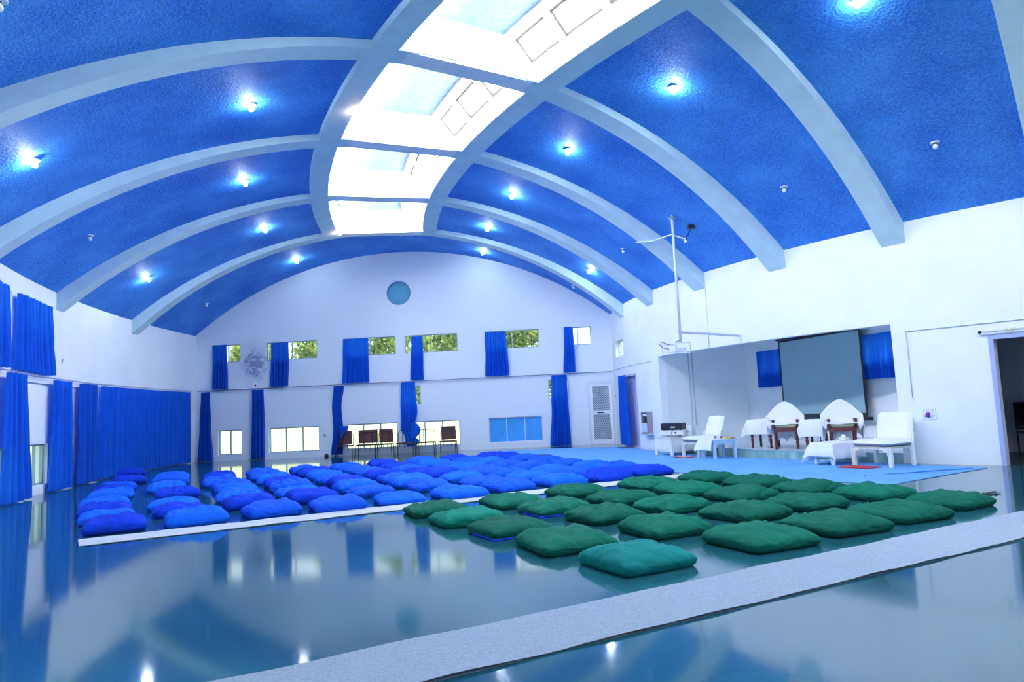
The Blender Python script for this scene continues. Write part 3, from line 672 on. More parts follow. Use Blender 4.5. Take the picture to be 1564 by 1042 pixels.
# ------------------------------------------------------------------ runners and carpet
def flat(name, pts, th, m, label, cat, wob=0.0, sub=14):
    """a floor covering: four corner points a,b (one long edge), d,c (other); slightly wavy"""
    a, b, c, d = [Vector((*p, 0)) for p in pts]; mb = MB()
    def top(u, v):
        p = a.lerp(b, u).lerp(d.lerp(c, u), v); w = wob*(noise.noise(Vector((u*23, v*3, 1)))+.6)
        return (p.x, p.y, th+max(w, 0)*(1 if v in (0, 1) else .5))
    mb.grid(top, sub*4, 6)
    mb.grid(lambda u, v: (*a.lerp(b, u).lerp(d.lerp(c, u), v).xy, .002), sub*4, 6)
    o = mb.build(name, m); tag(o, label, cat); return o
flat('floor_runner', [(-4.2, 1.95), (9.2, 9.37), (8.75, 10.05), (-4.35, 2.22)], .006, RUNNER, '', 'runner') if False else None
def line(p, q, s): p = Vector(p); q = Vector(q); return tuple(p.lerp(q, s))
up0, up1 = (-1.565, 3.724), (5.315, 7.522); lo0, lo1 = (.760, 4.248), (4.351, 6.196)
flat('floor_runner', [line(lo0, lo1, -1.05), line(lo0, lo1, 2.05), line(up0, up1, 1.46), line(up0, up1, -.3)], .008, RUNNER, 'long grey felt runner across the near floor below the green cushions', 'runner', wob=.012, sub=30)
flat('floor_runner', [(-5.017, 8.076), (3.05, 12.42), (3.05, 13.0), (-5.33, 8.56)], .005, RUNNERW, 'white felt runner in front of the blue cushions', 'runner', wob=.01, sub=24)
cps = [(-1.3, 23.0), (.69, 18.81), (2.665, 13.797), (4.654, 11.01), (5.317, 10.157), (7.75, 11.70), (7.3, 12.55)]
cp = MB(); inner = [pol(RI+.10, p) for p in phis(-.60, -.165, 16)]
poly = [Vector((*p, 0)) for p in cps]+[Vector((p.x, p.y, 0)) for p in inner]+[Vector((3.2, 22.2, 0)), Vector((1.2, 22.9, 0))]
cp.prism([(p.x, p.y) for p in poly], .002, .009)
co = tag(cp.build('carpet', CARPET), 'light blue carpet spread in front of the stage', 'carpet')
fd = MB()
for (p, q, w) in (((5.5, 11.25), (7.45, 11.78), .035), ((3.6, 14.4), (5.7, 12.35), .02), ((2.0, 18.6), (4.0, 15.4), .015)):
    p = Vector((*p, .008)); q = Vector((*q, .008)); d = (q-p).normalized(); nrm = Vector((-d.y, d.x, 0))
    fd.grid(lambda u, v: tuple(p.lerp(q, u)+nrm*(w*4*(v-.5)+.02*sin(9*u))+Vector((0, 0, w*.6*math.exp(-((v-.5)*4)**2)-.001))), 16, 8)
fd.build('fold', CARPET, co, smooth=True)
tu = MB(); tu.grid(lambda u, v: tuple(Vector((5.55, 11.28, .013)).lerp(Vector((7.45, 11.66, .013)), u)+Vector((-.2, 1, 0))*(.07*u**.5*(v-.5)+.012*sin(11*u))+Vector((0, 0, .012*sin(pi*v)))), 20, 4)
tu.build('turned_edge', mat('deep_blue_backing', (.02, .17, .62), .9), co, smooth=True, label='deeper blue turned-over edge')

# ------------------------------------------------------------------ folding metal chairs by the far wall
def metal_chair(R, y, w, back, label, rot=0.0):
    M = far_m(R, 0, y) @ Matrix.Rotation(rot, 4, 'Z')
    e = empty('metal_chair', M, label, 'chair', 'low metal chairs along the far wall')
    hw = w/2; sh = .34
    for sx in (-1, 1):
        for yy in (-.22, .18): MB().tube([(sx*hw, yy, 0), (sx*(hw-.01), yy*.95, sh)], .013, 6).build('leg', DARKM, e)
    f = MB(); f.tube([(-hw, -.21, sh), (hw, -.21, sh)], .012, 6); f.tube([(-hw, .17, sh), (hw, .17, sh)], .012, 6); f.tube([(-hw, -.21, sh), (-hw, .17, sh)], .012, 6); f.tube([(hw, -.21, sh), (hw, .17, sh)], .012, 6)
    for x in (-.5, .0, .5): f.tube([(x*hw, -.2, sh-.01), (x*hw, -.2, sh-.14)], .008, 5)
    f.build('seat_frame', DARKM, e)
    MB().box(-hw+.02, hw-.02, -.20, .16, sh+.006, sh+.03).build('seat', BROWN, e, bevel=.006)
    b = MB(); top = sh+.44
    b.tube([(-hw*.92, .18, sh), (-hw*.92, .21, top-.10), (-hw*.70, .22, top), (hw*.70, .22, top), (hw*.92, .21, top-.10), (hw*.92, .18, sh)], .012, 6)
    for x in (-.22, .22): b.tube([(x*w, .19, sh), (x*w, .22, top)], .008, 5)
    b.build('back_frame', DARKM, e)
    if back: MB().box(-back/2, back/2, .19, .21, sh+.07, sh+.53).build('back_panel', BROWN, e, M=Matrix.Rotation(-.06, 4, 'X'), bevel=.006)
metal_chair(25.92, -.42, .56, .42, 'brown-backed low metal chair half under the pulled curtain corner', .1)
metal_chair(25.20, -.30, .68, .68, 'low metal chair with the widest brown back')
metal_chair(24.55, -.38, .56, .48, 'brown-backed low metal chair just left of the knotted curtain')
metal_chair(23.85, -.30, .62, 0, 'low metal chair hidden under the knotted blue curtain')
metal_chair(23.12, -.30, .60, 0, 'low metal chair with an open tube back and no panel')
metal_chair(22.38, -.30, .58, .50, 'brown-backed low metal chair, last on the right of the row')

# ------------------------------------------------------------------ cream chairs, tables, cabinet by the stage
def arched_rail(w, h, m0, y, t=.035):
    """front rail with a scalloped lower edge, across X"""
    pts = [(-w/2, h), (w/2, h), (w/2, h-.16), (w/2-.05, h-.16), (w/2-.06, h-.09), (w/2-.12, h-.075), (w/2-.14, h-.045), (-w/2+.14, h-.045), (-w/2+.12, h-.075), (-w/2+.06, h-.09), (-w/2+.05, h-.16), (-w/2, h-.16)]
    n = len(pts); return MB().add([(x, y, z) for x, z in pts]+[(x, y+t, z) for x, z in pts], [tuple(range(n)), tuple(range(n, 2*n))[::-1]]+[(i, (i+1) % n, n+(i+1) % n, n+i) for i in range(n)])
def pillow_mb(w, d, h, seed=0, n=14):
    mb = MB()
    def f(sgn):
        def g(u, v):
            a, b = 2*u-1, 2*v-1; r = max(abs(a), abs(b)); k = (1-.06*(abs(a*b))**2)
            t = max(0, 1-r**5)**.5; z = h*.5*(t*(.9+.1*noise.noise(Vector((a*2, b*2, seed))))*sgn)+ (h*.1 if sgn > 0 else 0)*t
            return (a*k*w/2, b*k*d/2, z)
        return g
    mb.grid(f(1), n, n); mb.grid(f(-1), n, n); return mb
def cream_chair(x, y, fxy, w, d, label, back_w, lean):
    M = yaw_m(x, y, .009, *fxy); e = empty('low_chair', M, label, 'chair', 'cream low chairs with white cushions'); h = .36
    for sx in (-1, 1):
        MB().box(sx*w/2-.035, sx*w/2+.035, -d/2, -d/2+.065, 0, h).build('leg', CREAM, e, bevel=.008)
        MB().box(sx*w/2-.03, sx*w/2+.03, d/2-.065, d/2, 0, h).build('leg', CREAM, e, bevel=.008)
        MB().tube([(sx*w/2, d/2-.03, h-.02), (sx*w/2, d/2+.02, h+.24)], .022, 8).build('back_post', CREAM, e)
    arched_rail(w, h, None, -d/2).build('front_rail', CREAM, e)
    for sx in (-1, 1): arched_rail(d, h, None, 0).build('side_rail', CREAM, e, M=Matrix.Translation((sx*w/2-(.0 if sx < 0 else .035), 0, 0)) @ Matrix.Rotation(pi/2, 4, 'Z') @ Matrix.Translation((0, -.035, 0)))
    MB().box(-w/2, w/2, -d/2, d/2, h-.03, h).build('seat_board', CREAM, e)
    pillow_mb(w+.05, d+.04, .13, 1).build('seat_cushion', CLOTH, e, M=Matrix.Translation((0, -.01, h+.055)), smooth=True)
    pillow_mb(back_w, .54, .13, 2).build('back_cushion', CLOTH, e, M=Matrix.Translation((0, d/2-.02+.10*lean, h+.33)) @ Matrix.Rotation(pi/2-.30*lean, 4, 'X'), smooth=True)
    MB().box(-back_w/2+.03, back_w/2-.03, d/2+.03, d/2+.055, h, h+.50).build('backrest', CREAM, e, M=Matrix.Translation((0, d/2, h)) @ Matrix.Rotation(-.28*lean, 4, 'X') @ Matrix.Translation((0, -d/2, -h)), bevel=.008)
    return e
# left one: front legs at (3.98,17.06) and (4.22,16.45)
cream_chair(4.10+.32, 16.76+.13, (-.93, -.36), .62, .66, 'cream low chair with white cushions beside the equipment cabinet', .60, 1.2)
cream_chair(6.317+.30, 12.64+.15, (-.90, -.43), .74, .66, 'cream low chair with white cushions in front of the right jamb of the stage', .72, .7)
def side_table(x, y, fxy, w, d, h, m, label, cloth):
    M = yaw_m(x, y, .009, *fxy); e = empty('side_table', M, label, 'table')
    for sx in (-1, 1):
        for sy in (-1, 1): MB().box(sx*(w/2-.03)-.03, sx*(w/2-.03)+.03, sy*(d/2-.03)-.03, sy*(d/2-.03)+.03, 0, h-.03).build('leg', m, e, bevel=.006)
    MB().box(-w/2-.02, w/2+.02, -d/2-.02, d/2+.02, h-.03, h).build('table_top', m, e, bevel=.006)
    f = MB()
    for sx in (-1, 1): f.box(sx*(w/2-.03)-.012, sx*(w/2-.03)+.012, -d/2+.03, d/2-.03, h-.10, h-.03)
    for sy in (-1, 1): f.box(-w/2+.03, w/2-.03, sy*(d/2-.03)-.012, sy*(d/2-.03)+.012, h-.10, h-.03)
    f.build('apron', m, e)
    return e, M
PBLUE = mat('pale_blue_paint', (.50, .72, .84), .45)
tl, Mtl = side_table(4.63, 16.18, (-.93, -.36), .48, .62, .42, PBLUE, 'pale blue painted table with small cups on it, right of the left cream chair', None)
tr, Mtr = side_table(6.10, 13.52, (-.90, -.43), .44, .70, .41, WHITE, 'small table under a white cloth beside the right cream chair', None)
def cloth_over(w, d, h, drops, seed, name, M, label, m=CLOTH, cat='cloth', x0=0, y0=0, peak=None):
    """cloth lying on a top w x d at height h, hanging down by drops (front, back, left, right)"""
    df, db, dl, dr = drops; n = 40; rnd_ = random.Random(seed); sd = rnd_.uniform(0, 50)
    LX = w+dl+dr; LY = d+df+db
    def f(u, v):
        sx = -w/2-dl+LX*u; sy = -d/2-df+LY*v
        ox = max(-w/2-sx, 0)+max(sx-w/2, 0); oy = max(-d/2-sy, 0)+max(sy-d/2, 0)
        x = min(max(sx, -w/2), w/2); y = min(max(sy, -d/2), d/2); z = h+.008
        drop = max(ox, oy)+.25*min(ox, oy); fl = .10
        wv = .018*sin(9*sy+sd)+.012*sin(17*sx+sd)
        if ox: x += (fl*ox+.012+wv*min(1, ox*6))*(1 if sx > 0 else -1)
        if oy: y += (fl*oy+.012+wv*min(1, oy*6))*(1 if sy > 0 else -1)
        if ox and oy:
            q = min(ox, oy)*.55; x += q*(1 if sx > 0 else -1)*.6; y += q*(1 if sy > 0 else -1)*.6
        if peak: z += peak(x, y)
        z -= drop
        return (x+x0, y+y0, max(z, .012)+.002*sin(31*u+7*v))
    o = MB().grid(f, n, n).build(name, m, M=M, smooth=True); o.modifiers.new('thickness', 'SOLIDIFY').thickness = .005
    tag(o, label, cat); return o
cloth_over(.50, .60, .42, (.24, .0, .16, .0), 4, 'tablecloth', Mtl @ Matrix.Translation((-.01, -.05, 0)), 'white cloth hanging over the front of the pale blue table', cat='tablecloth')
cloth_over(.50, .76, .41, (.26, .10, .34, .30), 5, 'tablecloth', Mtr, 'white tablecloth hanging nearly to the carpet beside the right cream chair', cat='tablecloth')
# things on the tables
def small(name, prof, loc, m, label, cat, group=None, n=14):
    o = MB().lathe(prof, n).build(name, m, M=Matrix.Translation(loc), smooth=True); return tag(o, label, cat, group)
zt = .009+.42
cup = [(.0, 0), (.022, 0), (.028, .05), (.024, .05), (.0, .012)]
small('cup', [(r, z*1.1) for r, z in cup], (4.60, 16.30, zt+.018), mat('violet_glaze', (.20, .12, .45), .4), 'small violet cup on the pale blue table, left of the two', 'cup', 'violet cups on the blue table')
small('cup', cup, (4.72, 16.27, zt+.018), mat('violet_glaze', (.2, .1, .4), .4), 'small violet cup on the pale blue table, beside the yellow bowl', 'cup', 'violet cups on the blue table')
small('bowl', [(.0, 0), (.05, 0), (.085, .055), (.078, .055), (.0, .015)], (4.83, 16.16, zt), mat('yellow_glaze', (.70, .58, .10), .4), 'yellow bowl on the pale blue table', 'bowl')
tag(MB().box(-.09, .09, -.05, .05, 0, .025).build('box', mat('brown_card', (.35, .16, .10), .6), M=Matrix.Translation((4.95, 16.28, zt)), bevel=.004), 'small brown box behind the bowl on the pale blue table', 'box')
bx = tag(MB().box(-.07, .07, -.05, .05, 0, .075).build('tissue_box', mat('cream_card', (.78, .76, .66), .6), M=Mtr @ Matrix.Translation((.02, .22, .425)), bevel=.005), 'small cream box on the white cloth table', 'box')
MB().box(-.04, .04, -.005, .005, 0, .04).build('tissue', CLOTH, bx, M=Matrix.Translation((0, 0, .075)))
# striped and red mats on the carpet
def floor_mat(name, cx_, cy_, w, d, ang, label, stripes):
    M = Matrix.Translation((cx_, cy_, .009)) @ Matrix.Rotation(ang, 4, 'Z')
    o = tag(MB().box(-w/2, w/2, -d/2, d/2, .0, .014).build(name, RED, M=M, bevel=.004), label, 'mat')
    if stripes:
        s = MB()
        for i in range(3): s.box(-w/2+.10+i*.10, -w/2+.135+i*.10, -d/2+.02, d/2-.02, .0142, .0155)
        s.build('stripe', CLOTH, o, label='white stripes')
    else: MB().box(-w/2+.02, w/2-.02, -.06, -.035, .0142, .0155).build('stripe', mat('pink_stripe', (.7, .35, .4), .9), o, label='pale stripe')
floor_mat('floor_mat', 3.97, 16.80, .50, .28, math.radians(-66), 'small red mat with white stripes before the left cream chair', True)
floor_mat('floor_mat', 6.10, 12.66, .62, .40, math.radians(-58), 'plain red mat on the carpet before the right cream chair', False)
# equipment cabinet
Mc = yaw_m(3.69+.274+.10, 17.76+.12, .009, -.914, -.406)   # local -Y faces the hall, X to the camera side reversed
e = empty('equipment_cabinet', Mc, 'cream panelled wooden cabinet carrying sound equipment beside the alcove', 'cabinet'); w, d, h = .68, .85, .46
MB().box(-w/2, w/2, -d/2, d/2, .09, h-.03).build('body', CREAM, e, bevel=.006)
MB().box(-w/2-.02, w/2+.02, -d/2-.02, d/2+.02, h-.03, h).build('top', CREAM, e, bevel=.006)
for sx in (-1, 1):
    for sy in (-1, 1): MB().box(sx*(w/2-.03)-.035, sx*(w/2-.03)+.035, sy*(d/2-.03)-.035, sy*(d/2-.03)+.035, 0, h-.035).build('leg', CREAM, e, bevel=.005)
for i in range(2): MB().box(-w/2+.06+i*(w/2-.03), -.02+i*(w/2-.03), -d/2-.014, -d/2, .13, h-.07).build('door', CREAM, e, bevel=.005)
for i in range(2): MB().box(w/2, w/2+.012, -d/2+.07+i*(d/2-.03), -.03+i*(d/2-.03), .13, h-.07).build('side_panel', CREAM, e, bevel=.005)
zc = .009+h
Mq = yaw_m(3.97, 17.70, zc, -.55, -.83)
mx = empty('sound_mixer', Mq, 'white box amplifier on the cabinet, under the black one', 'amplifier')
MB().box(-.30, .30, -.17, .17, .01, .155).build('case', mat('off_white_case', (.74, .80, .80), .5), mx, bevel=.008)
MB().lathe([(0, 0), (.022, 0), (.020, .02), (0, .02)], 12).build('knob', BLACK, mx, M=Matrix.Translation((.10, -.17, .10)) @ Matrix.Rotation(pi/2, 4, 'X'))
MB().box(-.27, .27, -.176, -.17, .02, .03).build('front_groove', BLACK, mx)
Ma = Mq @ Matrix.Translation((-.02, .02, .155)) 
am = empty('amplifier', Ma, 'black rack amplifier topmost on the equipment cabinet', 'amplifier')
MB().box(-.28, .28, -.15, .15, .012, .175).build('case', BLACK, am, bevel=.006)
MB().box(-.01, .10, -.155, -.15, .06, .095).build('display', mat('display_grey', (.55, .6, .65), .4), am)
for i in range(5): MB().lathe([(0, 0), (.014, 0), (.012, .018), (0, .018)], 10).build('knob', DARKM, am, M=Matrix.Translation((-.22+i*.035, -.15, .06)) @ Matrix.Rotation(pi/2, 4, 'X'))
for sx in (-.22, .22):
    for sy in (-.1, .1): MB().box(sx-.02, sx+.02, sy-.02, sy+.02, 0, .012).build('foot', BLACK, am)
Ms = yaw_m(4.42, 18.02, zc, -.6, -.8)
sp_ = empty('speaker_box', Ms, 'white box with a dark round socket at the back of the cabinet', 'speaker')
MB().box(-.13, .13, -.12, .12, 0, .24).build('case', WHITE, sp_, bevel=.01)
MB().lathe([(0, 0), (.04, 0), (.03, .012), (0, .012)], 14).build('socket', BLACK, sp_, M=Matrix.Translation((.0, -.12, .09)) @ Matrix.Rotation(pi/2, 4, 'X'))
tube_obj('cable', [(3.70, 17.62, zc+.005), (3.74, 17.52, zc+.008), (3.83, 17.47, zc+.04), (3.86, 17.46, zc+.13), (3.90, 17.50, zc+.155)], .006, BLACK, 'short black cable looped in front of the white amplifier', 'cable', 6)

# ------------------------------------------------------------------ teachers' seats and tables on the stage
def turned_leg(h): return MB().lathe([(.028, 0), (.024, h*.12), (.034, h*.30), (.022, h*.36), (.034, h*.42), (.026, h*.6), (.036, h*.78), (.036, h)], 10)
def stage_table(x, y, fxy, w, d, h, label):
    M = yaw_m(x, y, .188, *fxy); e = empty('stage_table', M, label, 'table')
    for sx in (-1, 1):
        for sy in (-1, 1): turned_leg(h-.03).build('leg', WOOD, e, M=Matrix.Translation((sx*(w/2-.05), sy*(d/2-.05), 0)), smooth=True)
    MB().box(-w/2, w/2, -d/2, d/2, h-.03, h).build('table_top', WOOD, e, bevel=.006)
    return e, M
def stage_chair(x, y, fxy, label, lcover):
    M = yaw_m(x, y, .188, *fxy); e = empty('teacher_chair', M, label, 'chair', "dark wooden seats on the stage"); w, d, h = .50, .52, .46
    for sx in (-1, 1):
        turned_leg(h).build('leg', WOOD, e, M=Matrix.Translation((sx*(w/2-.03), -d/2+.03, 0)), smooth=True)
        MB().box(sx*(w/2-.03)-.03, sx*(w/2-.03)+.03, d/2-.06, d/2, 0, .66).build('back_leg', WOOD, e, bevel=.006)
        MB().box(sx*w/2-.03, sx*w/2+.03, -d/2+.01, d/2, .60, .64).build('armrest', WOOD, e, bevel=.008)
        MB().box(sx*(w/2)-.025, sx*w/2+.025, -d/2+.01, -d/2+.06, h-.02, .61).build('arm_post', WOOD, e, bevel=.006)
    MB().box(-w/2, w/2, -d/2, d/2, h-.08, h).build('seat_frame', WOOD, e, bevel=.006)
    MB().box(-w/2+.03, w/2-.03, -d/2-.005, d/2-.06, h, h+.09).build('seat_cushion', mat('cream_cushion', (.70, .64, .42), .8), e, bevel=.025, smooth=True)
    b = MB(); pts = [(-w/2+.03, h), (w/2-.03, h), (w/2-.03, .72), (.13, .93), (0, .985), (-.13, .93), (-w/2+.03, .72)]; n_ = len(pts)
    b.add([(x_, d/2-.05, z) for x_, z in pts]+[(x_, d/2-.01, z) for x_, z in pts], [tuple(range(n_)), tuple(range(n_, 2*n_))[::-1]]+[(i, (i+1) % n_, n_+(i+1) % n_, n_+i) for i in range(n_)])
    b.build('backrest', WOOD, e)
    # white sheet thrown over back and arms, peaked at the top
    sh = MB(); AR = .80
    def f(u, v):
        a = 2*u-1; A = abs(a); sg = 1 if a > 0 else -1
        crest = 1.04-.31*(min(A, AR)/AR)**1.62
        xw = a/AR*.39 if A < AR else sg*(.39+(A-AR)*.10)
        drop = max(0, A-AR)*2.6*(.75+.25*sin(5*v+2*sg))
        yb = d/2+.03
        if v < .22:      # behind the back
            t = v/.22; return (xw, yb+.03*(1-t), lin(crest-.5, crest, t)-drop)
        t = (v-.22)/.78   # down the front of the back, over the cushion to the seat front
        s_ = max(0, min(1, (t-.05)/.37)); s_ = s_*s_*(3-2*s_)
        low = .575 if A < .60 else lin(.575, .73, min(1, (A-.60)/(AR-.60)))
        zz = lin(crest, low, s_)
        yy = yb-.13*min(1, t/.05)-.05*min(1, t/.42) if t < .42 else lin(yb-.18, -d/2-.045, (t-.42)/.58)
        if t > .90 and A < .62: zz -= (t-.90)*.35
        if t > .97 and A >= .62: zz -= (t-.97)*7
        return (xw+.008*sin(8*t+5*u), yy, zz-drop+.008*sin(14*u+5*v)*t)
    sh.grid(f, 40, 30); s = sh.build('seat_sheet', CLOTH, M=M, smooth=True); s.modifiers.new('thickness', 'SOLIDIFY').thickness = .006
    tag(s, lcover, 'cloth', 'white sheets over the stage seats')
    # white cloth hanging behind under the seat
    MB().grid(lambda u, v: (lin(-w/2+.06, w/2-.06, u), d/2-.12+.01*sin(20*u), h-.02-(.30-.10*abs(sin(6.3*u)))*v), 20, 6).build('hanging_cloth', CLOTH, e, smooth=True)
    return e
stage_chair(6.00, 15.66, (-.38, -.93), 'dark wooden seat with a cream cushion, between the two stage tables', 'peaked white sheet over the left stage seat')
stage_chair(6.77, 14.62, (-.38, -.93), 'dark wooden seat with a cream cushion, before the middle of the screen', 'peaked white sheet over the right stage seat')
t1, M1 = stage_table(5.78, 16.36, (-.70, -.71), .54, .52, .64, 'dark-legged table under a white cloth at the left end of the stage')
t2, M2 = stage_table(6.47, 15.20, (-.62, -.78), .40, .46, .62, 'dark-legged table under a white cloth between the two stage seats')
cloth_over(.56, .54, .64, (.34, .25, .34, .18), 11, 'tablecloth', M1, 'white cloth over the leftmost stage table, its corner hanging free', cat='tablecloth')
cloth_over(.42, .48, .62, (.36, .25, .16, .14), 12, 'tablecloth', M2, 'white cloth over the table between the stage seats', cat='tablecloth')

# ------------------------------------------------------------------ projection screen and projector
sd = bd; # along the back wall to the right
sx0, sx1 = 1.80, 4.72
e = empty('projection_screen', Mb @ Matrix.Translation((0, -.20, 0)), 'grey projection screen hanging in the alcove with a black border', 'screen')
MB().box(sx0-.06, sx1+.10, -.05, .05, 2.83, 2.92).build('case', BLACK, e, bevel=.01)
MB().box(sx0, sx1, -.006, .0, .78, 2.84).build('black_border', BLACK, e)
MB().box(sx0+.06, sx1-.06, -.012, -.007, .88, 2.78).build('screen_sheet', mat('grey_screen', (.27, .45, .53), .8, var=.04, scale=2), e)
MB().box(sx0-.02, sx1+.12, -.03, .03, .71, .79).build('bottom_bar', BLACK, e, bevel=.01)
PX, PY = 3.765, 15.52
zc_ = ceilz(math.hypot(CX-PX, PY-CY))
e = empty('projector_mount', Vector((PX, PY, 2.88)), 'white ceiling pole with side arm holding the projector before the alcove', 'pole')
MB().tube([(0, 0, -.25), (0, 0, zc_-2.88-.01)], .03, 10).build('pole', mat('pole_grey', (.58, .66, .74), .4), e, smooth=True)
MB().lathe([(0, 0), (.10, 0), (.09, .03), (.04, .06), (0, .06)], 16).build('ceiling_flange', STEEL, e, M=Matrix.Translation((0, 0, zc_-2.88-.09)))
pw = pol(RI, -.472, 2.76)
MB().tube([(-.05, 0, .0), (pw.x-PX-.02, pw.y-PY, pw.z-2.88+.02)], .026, 8).build('arm', mat('pole_grey', (.5, .6, .7), .4), e)
MB().box(-.03, .03, -.06, .0, -.13, .03).build('wall_bracket', WHITE, e, M=Matrix.Translation((-PX, -PY, -2.88)) @ right_m(-.472, 2.76))
e2 = empty('projector', yaw_m(PX-.12, PY-.02, 2.43, .914, .406), 'white projector in an open frame under the pole', 'projector')
MB().box(-.19, .19, -.15, .15, .0, .09).build('case', WHITE, e2, bevel=.012)
MB().lathe([(0, 0), (.035, 0), (.035, .03), (.025, .03), (0, .02)], 14).build('lens', BLACK, e2, M=Matrix.Translation((.08, -.15, .05)) @ Matrix.Rotation(pi/2, 4, 'X'))
f = MB()
for sx in (-.24, .24):
    for sy in (-.20, .20): f.box(sx-.012, sx+.012, sy-.012, sy+.012, -.03, .20)
for z in (-.03, .19):
    for sx in (-.24, .24): f.box(sx-.012, sx+.012, -.2, .2, z-.012, z+.012)
    for sy in (-.20, .20): f.box(-.24, .24, sy-.012, sy+.012, z-.012, z+.012)
f.build('cage', WHITE, e2)
MB().box(-.25, .25, -.21, .21, -.05, -.035).build('tray', WHITE, e2)
tube_obj('projector_cable', [(PX+.0, PY, 2.70), (PX-.10, PY-.05, 2.66), (PX-.30, PY-.08, 2.60), (PX-.44, PY-.12, 2.66), (PX-.50, PY-.12, 2.60), (PX-.42, PY-.1, 2.53), (PX-.28, PY-.05, 2.50)], (.010), mat('grey_blue_cable', (.12, .17, .26), .5), 'dark cable looping beside the projector', 'cable')
# fittings at the pole top
fb = pol(17.72, -.468, ceilz(17.72)-.16)
ff = empty('ceiling_fixture', Matrix.Translation(fb), 'small dark bracket light beside the projector pole top', 'lamp')
MB().box(-.07, .07, -.05, .05, .06, .16).build('mount_plate', BLACK, ff)
MB().tube([(0, 0, .08), (-.10, .02, -.10), (-.14, .03, -.18)], .012, 6).build('stem', DARKM, ff)
MB().lathe([(0, .0), (.03, -.01), (.04, -.04), (.02, -.07), (0, -.075)], 10).build('bulb', BULB_OFF, ff, M=Matrix.Translation((-.14, .03, -.18)), smooth=True)
q0 = pol(18.18, -.395+.012, ceilz(18.18)-.34)
tube_obj('ceiling_cable', [fb+Vector((-.14, .03, -.16)), fb.lerp(q0, .35)+Vector((0, 0, .02)), fb.lerp(q0, .7)+Vector((0, 0, -.05)), q0], .014, WHITE, 'white cable from the bracket light to the third rib', 'cable')

# ------------------------------------------------------------------ cables, boxes and small fittings on walls
def conduit(name, pts, r, m, label, cat='conduit'): return tube_obj(name, pts, r, m, label, cat, 6)
CND = mat('grey_conduit', (.42, .52, .60), .5)
off = nl*-.02
for i, s in enumerate((.80, .93)):
    p = A0+ax_in*(s+.2)*1.0-nl*.03
    conduit('wall_conduit', [(p.x, p.y, ZA-.02), (p.x, p.y, .95), (p.x, p.y, .62+.03*i)], .014, CND, 'grey pipe down the alcove left wall, %s of the pair' % ('nearer the hall' if i == 0 else 'nearer the back'))
conduit('wall_conduit', [pol(RI+.012, p, 2.43) for p in phis(-.6975, -.90, 20)], .009, mat('pale_conduit', (.40, .55, .60), .5), 'thin cable trunking running across the right wall above the doorway')
conduit('wall_conduit', [pol(RI+.012, -.6975, z) for z in (2.43, 1.8, 1.22)], .008, mat('pale_conduit', (.4, .5, .6), .5), 'thin cable trunking dropping beside the alcove right jamb')
conduit('wall_conduit', [pol(RI+.012, p, 2.50) for p in phis(.035, -.235, 20)], .009, mat('pale_conduit', (.4, .5, .6), .5), 'thin pipe on the right wall above the curtained doorway')
conduit('wall_conduit', [pol(RI+.012, -.4075, z) for z in (4.40, 3.5, 2.62)], .009, WHITE, 'thin white trunking down the wall above the alcove under the third rib')
conduit('wall_conduit', [pol(26.79, PF, z, -.012) for z in (2.88, 1.8, .78)], .008, WHITE, 'thin white trunking down the far wall between low windows')
def plate(name, M, w, h, d, m, label, cat): return tag(MB().box(-w/2, w/2, -d, 0, -h/2, h/2).build(name, m, M=M, bevel=.004), label, cat)
plate('wall_socket', far_m(26.75, .73), .09, .10, .03, mat('grey_plate', (.4, .45, .5), .5), 'small grey wall socket under the thin trunking on the far wall', 'socket')
so = plate('switch_board', right_m(-.712, .905), .24, .22, .02, WHITE, 'white switchboard with a violet plug beside the right cream chair', 'switchboard')
for i in range(3): MB().box(-.09+i*.07, -.05+i*.07, -.03, -.02, .04, .08).build('switch', mat('switch_grey', (.62, .7, .76), .4), so)
for i in range(2): MB().lathe([(0, 0), (.03, 0), (.028, .012), (0, .012)], 14).build('socket', mat('switch_grey', (.6, .7, .7), .4), so, M=Matrix.Translation((-.07+i*.14, -.02, -.03)) @ Matrix.Rotation(pi/2, 4, 'X'))
MB().box(-.03, .03, -.07, -.02, -.06, .02).build('plug', mat('violet_plug', (.16, .03, .40), .4), so, bevel=.01, label='violet plug')
hd = right_m(-.697, 1.19)
tag(MB().lathe([(.012, 0), (.035, 0), (.035, .015), (.012, .015), (.012, 0)], 16).build('ring_hook', WHITE, M=hd @ Matrix.Rotation(pi/2, 4, 'X')), 'small white ring at the end of the trunking beside the alcove', 'hook')
# wall shelf box with paper holder near the far right
wb = empty('wall_cabinet', right_m(-.210, .47), 'open steel wall box with dark top and white front near the alcove', 'wall box')
w, h, d = .46, .62, .16
b = MB(); b.box(-w/2, -w/2+.03, -d, 0, 0, h); b.box(w/2-.03, w/2, -d, 0, 0, h); b.box(-w/2+.03, w/2-.03, -d, 0, h-.04, h); b.box(-w/2+.03, w/2-.03, -d, 0, 0, .03); b.box(-w/2+.03, w/2-.03, -.02, 0, .03, h-.04)
b.build('box_frame', mat('grey_brown_metal', (.30, .28, .32), .5), wb)
MB().box(-w/2+.05, w/2-.05, -d*.7, -.03, .32, .48).build('dark_device', BLACK, wb, bevel=.01)
MB().box(-w/2+.03, w/2-.03, -d-.012, -d, .04, .29).build('front_panel', mat('pale_panel', (.62, .74, .84), .4), wb, bevel=.006)
MB().box(-w/2-.01, w/2+.03, -d-.05, 0, -.03, .0).build('bottom_shelf', STEEL, wb)
MB().tube([(-.12, -.12, .53), (.12, -.12, .53)], .028, 10).build('paper_roll', WHITE, wb)
p0 = right_m(-.225, .44) @ Vector((0, -.03, 0)); p1 = right_m(-.262, .24) @ Vector((0, -.06, 0))
